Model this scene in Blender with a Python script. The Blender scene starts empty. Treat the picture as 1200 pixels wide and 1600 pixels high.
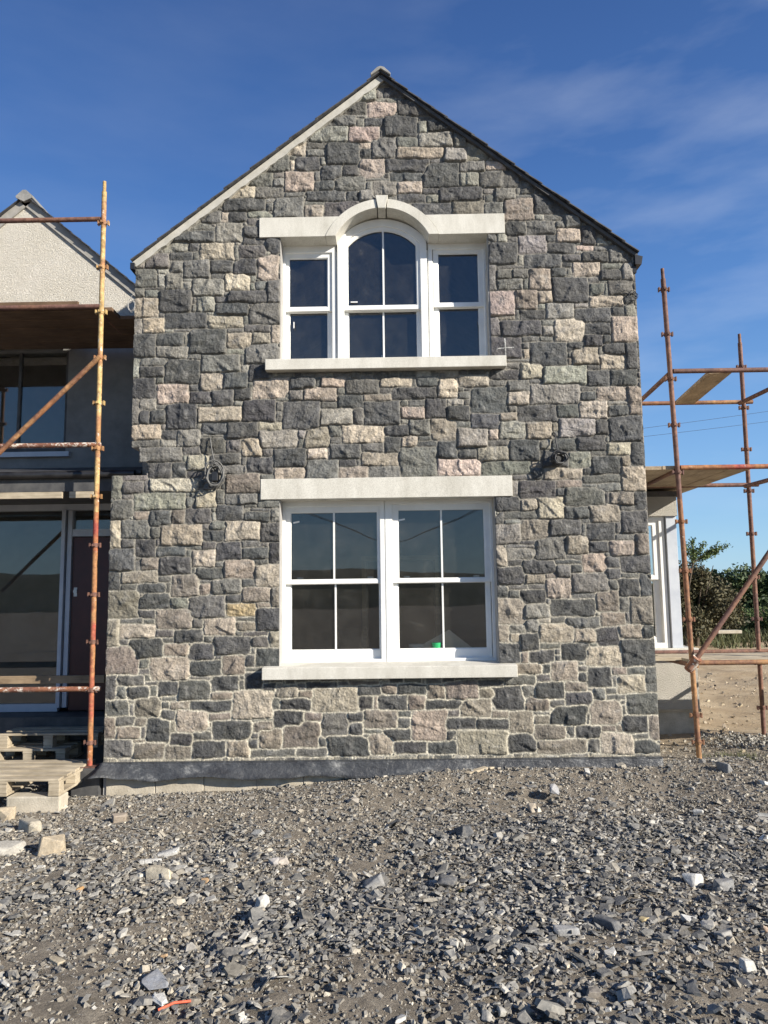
import bpy, bmesh, math, random
import numpy as np
from mathutils import Vector, Matrix
random.seed(7); RNG = np.random.default_rng(7)
SC = bpy.context.scene; COL = SC.collection
rad = math.radians

# ------------------------------------------------------------------ camera
F = 1155.0; CAM = np.array([0.0, -6.95, 1.6])
YAW, PITCH, ROLL = rad(0.645), rad(6.386), rad(-0.744)
RM = Matrix.Rotation(YAW, 3, 'Z') @ Matrix.Rotation(math.pi/2+PITCH, 3, 'X') @ Matrix.Rotation(ROLL, 3, 'Z')
RN = np.array(RM)
def ray(px, py):
    return RN @ np.array([(px-600)/F, -(py-800)/F, -1.0])
def P(px, py, Y=0.0):                 # point of the photograph on the vertical plane y=Y
    d = ray(px, py); t = (Y-CAM[1])/d[1]; return Vector(CAM+d*t)
def G(px, py, z=None):                # point of the photograph on the ground
    d = ray(px, py); zz = -0.1
    for i in range(4):
        t = ((zz if z is None else z)-CAM[2])/d[2]; q = CAM+d*t
        if z is None: zz = float(ground_h(q[0], q[1]))
    return Vector(q)
cam = bpy.data.objects.new('camera', bpy.data.cameras.new('camera')); COL.objects.link(cam)
cam.location = CAM; cam.rotation_euler = RM.to_euler()
cam.data.sensor_fit = 'VERTICAL'; cam.data.sensor_height = 24; cam.data.lens = 24*F/1600
cam.data.clip_end = 2000; cam.data.clip_start = 0.05
SC.camera = cam
SC.render.resolution_x = 768; SC.render.resolution_y = 1024

# ------------------------------------------------------------------ noise helpers (numpy)
def vnoise(x, y, scale, seed):
    r = np.random.default_rng(seed); T = r.random((256, 256)).astype(np.float32)*2-1
    u = np.asarray(x)/scale+1000.3; v = np.asarray(y)/scale+1000.7
    i = np.floor(u).astype(int); j = np.floor(v).astype(int); a = u-i; b = v-j
    a = a*a*(3-2*a); b = b*b*(3-2*b); i &= 255; j &= 255; i2 = (i+1) & 255; j2 = (j+1) & 255
    return (T[i, j]*(1-a)+T[i2, j]*a)*(1-b)+(T[i, j2]*(1-a)+T[i2, j2]*a)*b
def ground_h(x, y):
    x = np.asarray(x, dtype=float); y = np.asarray(y, dtype=float)
    g = -0.1+0.031*np.clip(x, -3.2, 3.2)
    near = np.exp(-((x)/7)**2-((y+2.5)/4.5)**2)
    g = g+near*(0.045*vnoise(x, y, 1.3, 1)+0.026*vnoise(x, y, 0.45, 2)+.008*vnoise(x, y, .2, 3))
    g = g+np.clip((y-1.8)/3, 0, 1)*np.clip(x-2, 0, 1)*np.exp(-(y/25)**2)*(.09*vnoise(x, y, 1.7, 4)+.045*vnoise(x, y, .6, 5))
    g = g+0.05*np.exp(-((x-3.6)/0.55)**2-((y-1.0)/0.5)**2)
    # bank of spoil against the wall, where the membrane hangs
    g = g+0.085*np.exp(-((y+0.1)/0.45)**2)*np.clip((x+1.3)/1.6, 0, 1)*(x < 3.2)
    g = g+0.10*np.clip((y-6)/14, 0, 1)*0
    return g

# ------------------------------------------------------------------ materials
def new_mat(name):
    m = bpy.data.materials.new(name); m.use_nodes = True
    nt = m.node_tree; b = nt.nodes['Principled BSDF']; return m, nt, b
def N(nt, t, **k):
    n = nt.nodes.new(t)
    for a, v in k.items():
        if a == 'inp':
            for kk, vv in v.items(): n.inputs[kk].default_value = vv
        else: setattr(n, a, v)
    return n
def L(nt, a, b): nt.links.new(a, b)
def ramp(nt, src, stops):
    r = N(nt, 'ShaderNodeValToRGB'); e = r.color_ramp.elements
    while len(e) < len(stops): e.new(0.5)
    for el, (p, c) in zip(e, stops):
        el.position = p; el.color = (*c, 1) if len(c) == 3 else c
    L(nt, src, r.inputs[0]); return r.outputs[0]
def coords(nt, scale=(1, 1, 1)):
    g = N(nt, 'ShaderNodeNewGeometry'); mp = N(nt, 'ShaderNodeMapping'); mp.inputs['Scale'].default_value = scale
    L(nt, g.outputs['Position'], mp.inputs[0]); return mp.outputs[0]
def noise(nt, v, scale, detail=4, rough=.6):
    n = N(nt, 'ShaderNodeTexNoise', inp={'Scale': scale, 'Detail': detail, 'Roughness': rough}); L(nt, v, n.inputs['Vector']); return n.outputs['Fac']
def bump(nt, b, h, strength=.3, dist=.01):
    n = N(nt, 'ShaderNodeBump', inp={'Strength': strength, 'Distance': dist}); L(nt, h, n.inputs['Height']); L(nt, n.outputs[0], b.inputs['Normal'])
def mulc(nt, a, b, fac=1.0, mode='MULTIPLY'):
    n = N(nt, 'ShaderNodeMix', data_type='RGBA', blend_type=mode); n.inputs[0].default_value = fac
    for s, k in ((a, 6), (b, 7)):
        if isinstance(s, tuple): n.inputs[k].default_value = (*s, 1)
        else: L(nt, s, n.inputs[k])
    return n.outputs[2]
def noisy(name, c1, c2, scale=8, rough=.8, bs=60, bstr=.25, bdist=.004, stretch=(1, 1, 1), metal=0, detail=5, lo=.35, hi=.65):
    m, nt, b = new_mat(name); v = coords(nt, stretch)
    L(nt, ramp(nt, noise(nt, v, scale, detail), [(lo, c1), (hi, c2)]), b.inputs['Base Color'])
    b.inputs['Roughness'].default_value = rough; b.inputs['Metallic'].default_value = metal
    if bstr: bump(nt, b, noise(nt, v, bs, 5), bstr, bdist)
    return m
DUST = (.35, .32, .265)
def vcol_mat(name, rough=.9, b1=45, s1=.5, d1=.006, speck=0, spread=.45):
    m, nt, b = new_mat(name); v = coords(nt)
    a = N(nt, 'ShaderNodeAttribute', attribute_name='Col')
    g = 1-spread
    c = mulc(nt, a.outputs['Color'], ramp(nt, noise(nt, v, 14, 6, .7), [(.3, (g, g, g)), (.7, (1+spread*.7,)*3)]))
    c = mulc(nt, c, ramp(nt, noise(nt, v, 70, 4, .7), [(.3, (.72, .72, .73)), (.7, (1.25, 1.25, 1.22))]))
    if speck:
        n = ramp(nt, noise(nt, v, 38, 6, .75), [(.60, (0, 0, 0)), (.70, (1, 1, 1))])
        big = ramp(nt, noise(nt, v, 5, 3), [(.45, (0, 0, 0)), (.62, (1, 1, 1))])
        f = N(nt, 'ShaderNodeMath', operation='MULTIPLY'); L(nt, n, f.inputs[0]); L(nt, big, f.inputs[1])
        f2 = N(nt, 'ShaderNodeMath', operation='MULTIPLY', inp={1: speck}); L(nt, f.outputs[0], f2.inputs[0])
        mx = N(nt, 'ShaderNodeMix', data_type='RGBA'); L(nt, f2.outputs[0], mx.inputs[0]); L(nt, c, mx.inputs[6]); mx.inputs[7].default_value = (.42, .41, .39, 1); c = mx.outputs[2]
    if name == 'slate_chips':
        df = ramp(nt, noise(nt, v, 24, 6, .7), [(.45, (0, 0, 0)), (.78, (.6, .6, .6))])
        mx = N(nt, 'ShaderNodeMix', data_type='RGBA'); L(nt, df, mx.inputs[0]); L(nt, c, mx.inputs[6]); mx.inputs[7].default_value = (*DUST, 1); c = mx.outputs[2]
    L(nt, c, b.inputs['Base Color']); b.inputs['Roughness'].default_value = rough
    h1 = noise(nt, v, b1, 8, .68)
    bump(nt, b, h1, s1, d1)
    return m
M = {}
M['stone'] = vcol_mat('rubble_stone', .8, 42, 1.0, .022, .7)
M['chips'] = vcol_mat('slate_chips', .8, 60, .5, .006, 0, .3)
m, nt, b = new_mat('cast_granite'); v = coords(nt)
c = ramp(nt, noise(nt, v, 170, 3, .7), [(.32, (.40, .385, .34)), (.5, (.58, .56, .50)), (.7, (.66, .64, .58))])
c = mulc(nt, c, ramp(nt, noise(nt, coords(nt, (2.5, 2.5, .8)), 2.2, 7, .68), [(.32, (.80, .79, .76)), (.6, (1.05, 1.05, 1.04))]))
L(nt, c, b.inputs['Base Color']); b.inputs['Roughness'].default_value = .8; bump(nt, b, noise(nt, v, 160, 4), .35, .003); M['granite'] = m
M['upvc'] = noisy('white_upvc', (.74, .735, .70), (.80, .80, .77), 7, .32, 20, .02, .001)
M['slate'] = noisy('roof_slate', (.035, .036, .04), (.085, .085, .09), 14, .6, 50, .3, .004)
M['ridge'] = noisy('ridge_tile', (.20, .20, .19), (.30, .29, .27), 20, .85, 80, .3, .003)
M['soffit'] = noisy('verge_board', (.38, .365, .32), (.48, .46, .41), 12, .85, 40, .2, .003)
M['wingboard'] = noisy('verge_board_grey', (.26, .25, .22), (.34, .32, .29), 12, .85, 40, .2, .003)
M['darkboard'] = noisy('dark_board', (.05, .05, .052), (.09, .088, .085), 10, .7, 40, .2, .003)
M['blackplastic'] = noisy('black_plastic', (.012, .012, .013), (.03, .03, .032), 9, .35, 30, .1, .002)
M['grey_plaster'] = noisy('grey_plaster', (.30, .29, .275), (.38, .37, .35), 5, .9, 60, .3, .004)
M['wing_plaster'] = noisy('wing_plaster', (.17, .165, .155), (.23, .225, .21), 5, .9, 60, .3, .004)  # darker copy of the grey plaster: deep shade on the wing wall put into colour
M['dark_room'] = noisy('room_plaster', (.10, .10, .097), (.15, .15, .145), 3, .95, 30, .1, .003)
M['bluegrey'] = noisy('grey_frame', (.42, .45, .50), (.50, .53, .57), 6, .4, 20, .03, .001)
M['door'] = noisy('dark_red_door', (.045, .008, .008), (.07, .013, .012), 6, .4, 20, .05, .001)
M['concrete'] = noisy('concrete', (.36, .32, .25), (.50, .45, .36), 7, .92, 60, .5, .008)
M['steel'] = noisy('steel', (.35, .35, .35), (.5, .5, .5), 10, .35, 20, .05, .001, metal=.9)
M['cable'] = noisy('grey_cable', (.09, .09, .085), (.17, .165, .155), 30, .6, 60, .1, .001)
M['blackcable'] = noisy('black_cable', (.02, .02, .022), (.05, .05, .05), 30, .45, 60, .1, .001)
M['whitecable'] = noisy('white_cable', (.42, .40, .37), (.52, .50, .46), 30, .5, 60, .1, .001)
M['green'] = noisy('green_plastic', (.02, .30, .10), (.03, .38, .14), 10, .4, 20, .02, .001)
M['white'] = noisy('white_plastic', (.7, .7, .68), (.78, .78, .76), 10, .5, 20, .02, .001)
M['orange'] = noisy('orange_strip', (.62, .10, .05), (.75, .16, .08), 20, .5, 30, .1, .001)
M['pale_patch'] = noisy('pale_patch', (.55, .50, .42), (.62, .57, .48), 4, .9, 30, .05, .001)
def wood(name, c1, c2, ax='x', rough=.85):
    st = {'x': (1.2, 14, 14), 'y': (14, 1.2, 14), 'z': (14, 14, 1.2)}[ax]
    m, nt, b = new_mat(name); v = coords(nt, st)
    n = noise(nt, v, 3.5, 7, .7); big = noise(nt, coords(nt), 4, 3)
    c = mulc(nt, ramp(nt, n, [(.3, c1), (.7, c2)]), ramp(nt, big, [(.3, (.7, .68, .66)), (.7, (1.15, 1.15, 1.15))]))
    L(nt, c, b.inputs['Base Color']); b.inputs['Roughness'].default_value = rough; bump(nt, b, n, .4, .004); return m
M['wood'] = wood('pale_wood', (.27, .225, .155), (.50, .43, .32))
M['board'] = wood('scaffold_board_wood', (.20, .14, .085), (.36, .27, .17))
M['boardy'] = wood('scaffold_board_wood_long', (.26, .20, .13), (.44, .35, .24), 'y')
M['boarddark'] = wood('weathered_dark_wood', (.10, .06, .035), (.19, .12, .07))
def rust(name, a, b_, c_, white=.0, sc=(1, 1, 1)):
    m, nt, b = new_mat(name); v = coords(nt, sc)
    c = ramp(nt, noise(nt, v, 1.9, 4, .6), [(.36, a), (.46, b_), (.56, c_), (.66, a)])
    c = mulc(nt, c, ramp(nt, noise(nt, v, 22, 8, .75), [(.32, (.38, .33, .34)), (.62, (1.2, 1.15, 1.1))]))
    f = ramp(nt, noise(nt, v, 16, 8, .8), [(.66-white, (0, 0, 0)), (.70-white, (1, 1, 1))])
    mx = N(nt, 'ShaderNodeMix', data_type='RGBA'); L(nt, f, mx.inputs[0]); L(nt, c, mx.inputs[6]); mx.inputs[7].default_value = (.62, .56, .48, 1)
    L(nt, mx.outputs[2], b.inputs['Base Color']); b.inputs['Roughness'].default_value = .75
    bump(nt, b, noise(nt, v, 40, 6, .7), .4, .003); return m
M['rustyellow'] = rust('rust_yellow_paint', (.40, .27, .10), (.54, .40, .17), (.34, .17, .08), .09)
M['rustorange'] = rust('rust_orange', (.32, .15, .06), (.20, .10, .06), (.40, .23, .10), .03)
M['rustred'] = rust('rust_red_paint', (.34, .07, .05), (.34, .15, .06), (.36, .19, .08), .04)
M['rustdark'] = rust('rust_dark', (.13, .07, .055), (.17, .09, .07), (.21, .11, .07), .0)
M['rustplaster'] = rust('rust_plastered', (.24, .10, .06), (.20, .09, .06), (.27, .12, .06), .13)
# roughcast
def roughcast(name, c1, c2):
    m, nt, b = new_mat(name); v = coords(nt)
    n = noise(nt, v, 75, 6, .75)
    hb = ramp(nt, n, [(.38, (0, 0, 0)), (.60, (1, 1, 1))])
    L(nt, mulc(nt, ramp(nt, noise(nt, v, 3, 6), [(.3, c1), (.7, c2)]), ramp(nt, n, [(.34, (.66, .64, .60)), (.42, (1, 1, 1))])), b.inputs['Base Color'])
    b.inputs['Roughness'].default_value = .95; bump(nt, b, hb, 1.0, .015); return m
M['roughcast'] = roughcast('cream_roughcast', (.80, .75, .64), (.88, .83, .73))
M['roughcastgrey'] = roughcast('grey_roughcast', (.58, .55, .48), (.70, .66, .58))
# membrane
m, nt, b = new_mat('damp_membrane'); v = coords(nt, (1, 1, 1.6))
c = ramp(nt, noise(nt, v, 5, 7, .7), [(.35, (.03, .031, .034)), (.58, (.06, .063, .067)), (.74, (.27, .27, .26))])
L(nt, c, b.inputs['Base Color']); b.inputs['Roughness'].default_value = .5; bump(nt, b, noise(nt, v, 9, 4), .8, .03); M['membrane'] = m
# glass
def glass(name, ior=1.75, tint=(.62, .66, .66)):
    m, nt, b = new_mat(name); nt.nodes.remove(b); out = nt.nodes['Material Output']
    fr = N(nt, 'ShaderNodeFresnel', inp={'IOR': ior}); tr = N(nt, 'ShaderNodeBsdfTransparent'); tr.inputs[0].default_value = (*tint, 1)
    gl = N(nt, 'ShaderNodeBsdfGlossy', inp={'Roughness': .01}); gl.inputs[0].default_value = (1, 1, 1, 1)
    bp = N(nt, 'ShaderNodeBump', inp={'Strength': .05, 'Distance': .01}); L(nt, noise(nt, coords(nt), 2.2, 1), bp.inputs['Height']); L(nt, bp.outputs[0], gl.inputs['Normal'])
    mx = N(nt, 'ShaderNodeMixShader'); L(nt, fr.outputs[0], mx.inputs[0]); L(nt, tr.outputs[0], mx.inputs[1]); L(nt, gl.outputs[0], mx.inputs[2])
    df = N(nt, 'ShaderNodeBsdfDiffuse'); df.inputs[0].default_value = (.62, .58, .50, 1); m3 = N(nt, 'ShaderNodeMixShader')
    L(nt, ramp(nt, noise(nt, coords(nt), 5.5, 9, .72), [(.40, (.012,)*3), (.62, (.03,)*3), (.74, (.09,)*3)]), m3.inputs[0])
    L(nt, mx.outputs[0], m3.inputs[1]); L(nt, df.outputs[0], m3.inputs[2]); L(nt, m3.outputs[0], out.inputs[0]); return m
M['glass'] = glass('window_glass', 1.62, (.90, .91, .90))
# ground
m, nt, b = new_mat('stony_earth'); v = coords(nt)
c = ramp(nt, noise(nt, v, 9, 8, .7), [(.3, (.14, .12, .092)), (.5, (.235, .20, .155)), (.7, (.39, .34, .265))])
farc = ramp(nt, noise(nt, v, 1.6, 9, .72), [(.3, (.27, .195, .11)), (.48, (.42, .315, .19)), (.7, (.54, .43, .275))])
sep = N(nt, 'ShaderNodeSeparateXYZ'); g = N(nt, 'ShaderNodeNewGeometry'); L(nt, g.outputs['Position'], sep.inputs[0])
mr = N(nt, 'ShaderNodeMapRange', inp={1: .6, 2: 2.2}); L(nt, sep.outputs[1], mr.inputs[0])
mx = N(nt, 'ShaderNodeMix', data_type='RGBA'); L(nt, mr.outputs[0], mx.inputs[0]); L(nt, c, mx.inputs[6]); L(nt, farc, mx.inputs[7])
L(nt, mulc(nt, mx.outputs[2], ramp(nt, noise(nt, v, 90, 6, .75), [(.3, (.6, .6, .6)), (.7, (1.35, 1.35, 1.35))])), b.inputs['Base Color'])
b.inputs['Roughness'].default_value = .95; bump(nt, b, noise(nt, v, 45, 10, .78), 1.0, .03); M['ground'] = m
def leafmat(name, c1, c2):
    m, nt, b = new_mat(name); g = N(nt, 'ShaderNodeNewGeometry')
    n = N(nt, 'ShaderNodeTexWhiteNoise', noise_dimensions='1D'); L(nt, g.outputs['Random Per Island'], n.inputs['W'])
    L(nt, ramp(nt, n.outputs['Value'], [(0, c1), (1, c2)]), b.inputs['Base Color']); b.inputs['Roughness'].default_value = .7
    return m
M['leafdark'] = leafmat('dark_leaves', (.022, .042, .012), (.06, .095, .026))
M['leafgreen'] = leafmat('green_leaves', (.05, .085, .02), (.11, .15, .04))
M['leafbrown'] = leafmat('brown_leaves', (.045, .045, .020), (.10, .085, .036))
M['leafgrass'] = leafmat('grass_blades', (.045, .06, .02), (.13, .13, .05))
M['bark'] = noisy('bark', (.06, .045, .03), (.12, .09, .065), 20, .9, 60, .5, .01)
M['hill'] = noisy('hill_heath', (.03, .035, .02), (.07, .07, .035), .08, .95, 1, .2, .1)

# ------------------------------------------------------------------ mesh builder
class MB:
    def __init__(s): s.v = []; s.f = []; s.s = []
    def add(s, vs, fs, smooth=False):
        o = len(s.v); s.v += [tuple(x) for x in vs]; s.f += [tuple(i+o for i in f) for f in fs]; s.s += [smooth]*len(fs); return s
    def box(s, x0, x1, y0, y1, z0, z1):
        vs = [(x, y, z) for x in (x0, x1) for y in (y0, y1) for z in (z0, z1)]
        return s.add(vs, [(0, 1, 3, 2), (4, 6, 7, 5), (0, 4, 5, 1), (2, 3, 7, 6), (0, 2, 6, 4), (1, 5, 7, 3)])
    def bar(s, p, q, w, h, up=(0, 0, 1)):            # box from p to q, w wide (sideways), h high
        p = Vector(p); q = Vector(q); d = (q-p).normalized(); side = d.cross(Vector(up)).normalized(); u = side.cross(d)
        vs = [e+side*a*w/2+u*b_*h/2 for e in (p, q) for a, b_ in ((-1, -1), (1, -1), (1, 1), (-1, 1))]
        return s.add(vs, [(0, 3, 2, 1), (4, 5, 6, 7), (0, 1, 5, 4), (1, 2, 6, 5), (2, 3, 7, 6), (3, 0, 4, 7)])
    def prism(s, poly, y0, y1):                       # polygon in (x, z), extruded in y
        n = len(poly); vs = [(x, y0, z) for x, z in poly]+[(x, y1, z) for x, z in poly]
        return s.add(vs, [tuple(range(n)), tuple(range(2*n-1, n-1, -1))]+[(i, i+n, (i+1) % n+n, (i+1) % n) for i in range(n)])
    def ring(s, outer, inner, y0, y1, close=True):
        n = len(outer); vs = [(x, y0, z) for x, z in outer]+[(x, y0, z) for x, z in inner]+[(x, y1, z) for x, z in outer]+[(x, y1, z) for x, z in inner]
        fs = []
        for i in range(n if close else n-1):
            j = (i+1) % n
            fs += [(i, j, n+j, n+i), (2*n+i, 3*n+i, 3*n+j, 2*n+j), (i, 2*n+i, 2*n+j, j), (n+i, n+j, 3*n+j, 3*n+i)]
        if not close: fs += [(0, n, 3*n, 2*n), (n-1, 3*n-1, 4*n-1, 2*n-1)]
        return s.add(vs, fs)
    def tube(s, pts, r, n=14, caps=True):
        pts = [Vector(p) for p in pts]; rings = []; u = None
        for i, p in enumerate(pts):
            d = (pts[min(i+1, len(pts)-1)]-pts[max(i-1, 0)]).normalized()
            if u is None:
                u = d.cross(Vector((0, 0, 1)) if abs(d.z) < .9 else Vector((0, 1, 0))).normalized()
            u = (u-d*u.dot(d)).normalized(); w = d.cross(u)
            rr = r[i] if isinstance(r, (list, tuple)) else r
            rings.append([p+(u*math.cos(t)+w*math.sin(t))*rr for t in [k*2*math.pi/n for k in range(n)]])
        vs = [x for rg in rings for x in rg]; fs = []
        for i in range(len(pts)-1):
            for k in range(n): fs.append((i*n+k, i*n+(k+1) % n, (i+1)*n+(k+1) % n, (i+1)*n+k))
        s.add(vs, fs, True)
        if caps:
            s.add(rings[0], [tuple(range(n-1, -1, -1))]); s.add(rings[-1], [tuple(range(n))])
        return s
    def build(s, name, mat, parent=None, bevel=0, flip=False):
        me = bpy.data.meshes.new(name); me.from_pydata(s.v, [], s.f)
        me.polygons.foreach_set('use_smooth', s.s)
        bm = bmesh.new(); bm.from_mesh(me); bmesh.ops.recalc_face_normals(bm, faces=bm.faces); bm.to_mesh(me); bm.free()
        o = bpy.data.objects.new(name, me); COL.objects.link(o); me.materials.append(M[mat] if isinstance(mat, str) else mat)
        if parent: o.parent = parent; o.matrix_parent_inverse = parent_inv(parent)
        if bevel:
            b = o.modifiers.new('bevel', 'BEVEL'); b.width = bevel; b.segments = 2; b.limit_method = 'ANGLE'
        return o
def world_of(p):
    w = Matrix.Translation(Vector(p.location))
    return world_of(p.parent) @ p.matrix_parent_inverse @ w if p.parent else w
def parent_inv(p): return world_of(p).inverted()
def thing(name, label, cat, loc=(0, 0, 0), group=None):
    o = bpy.data.objects.new(name, None); COL.objects.link(o); o.location = loc; o.empty_display_size = .1
    return tag(o, label, cat, group)
def tag(o, label=None, cat=None, group=None, kind=None):
    if label: o['label'] = label
    if cat: o['category'] = cat
    if group: o['group'] = group
    if kind: o['kind'] = kind
    return o
def np_mesh(name, verts, faces_flat, sizes, mat, cols=None, smooth=False):
    me = bpy.data.meshes.new(name); me.vertices.add(len(verts)); me.vertices.foreach_set('co', verts.astype(np.float32).ravel())
    me.loops.add(len(faces_flat)); me.loops.foreach_set('vertex_index', faces_flat.astype(np.int32))
    st = np.concatenate([[0], np.cumsum(sizes)[:-1]]).astype(np.int32)
    me.polygons.add(len(sizes)); me.polygons.foreach_set('loop_start', st); me.polygons.foreach_set('loop_total', sizes.astype(np.int32))
    me.polygons.foreach_set('use_smooth', np.full(len(sizes), smooth))
    me.update(calc_edges=True)
    if cols is not None:
        a = me.color_attributes.new('Col', 'FLOAT_COLOR', 'POINT'); c = np.ones((len(verts), 4), np.float32); c[:, :3] = cols; a.data.foreach_set('color', c.ravel())
    me.materials.append(M[mat]); o = bpy.data.objects.new(name, me); COL.objects.link(o); return o

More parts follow.
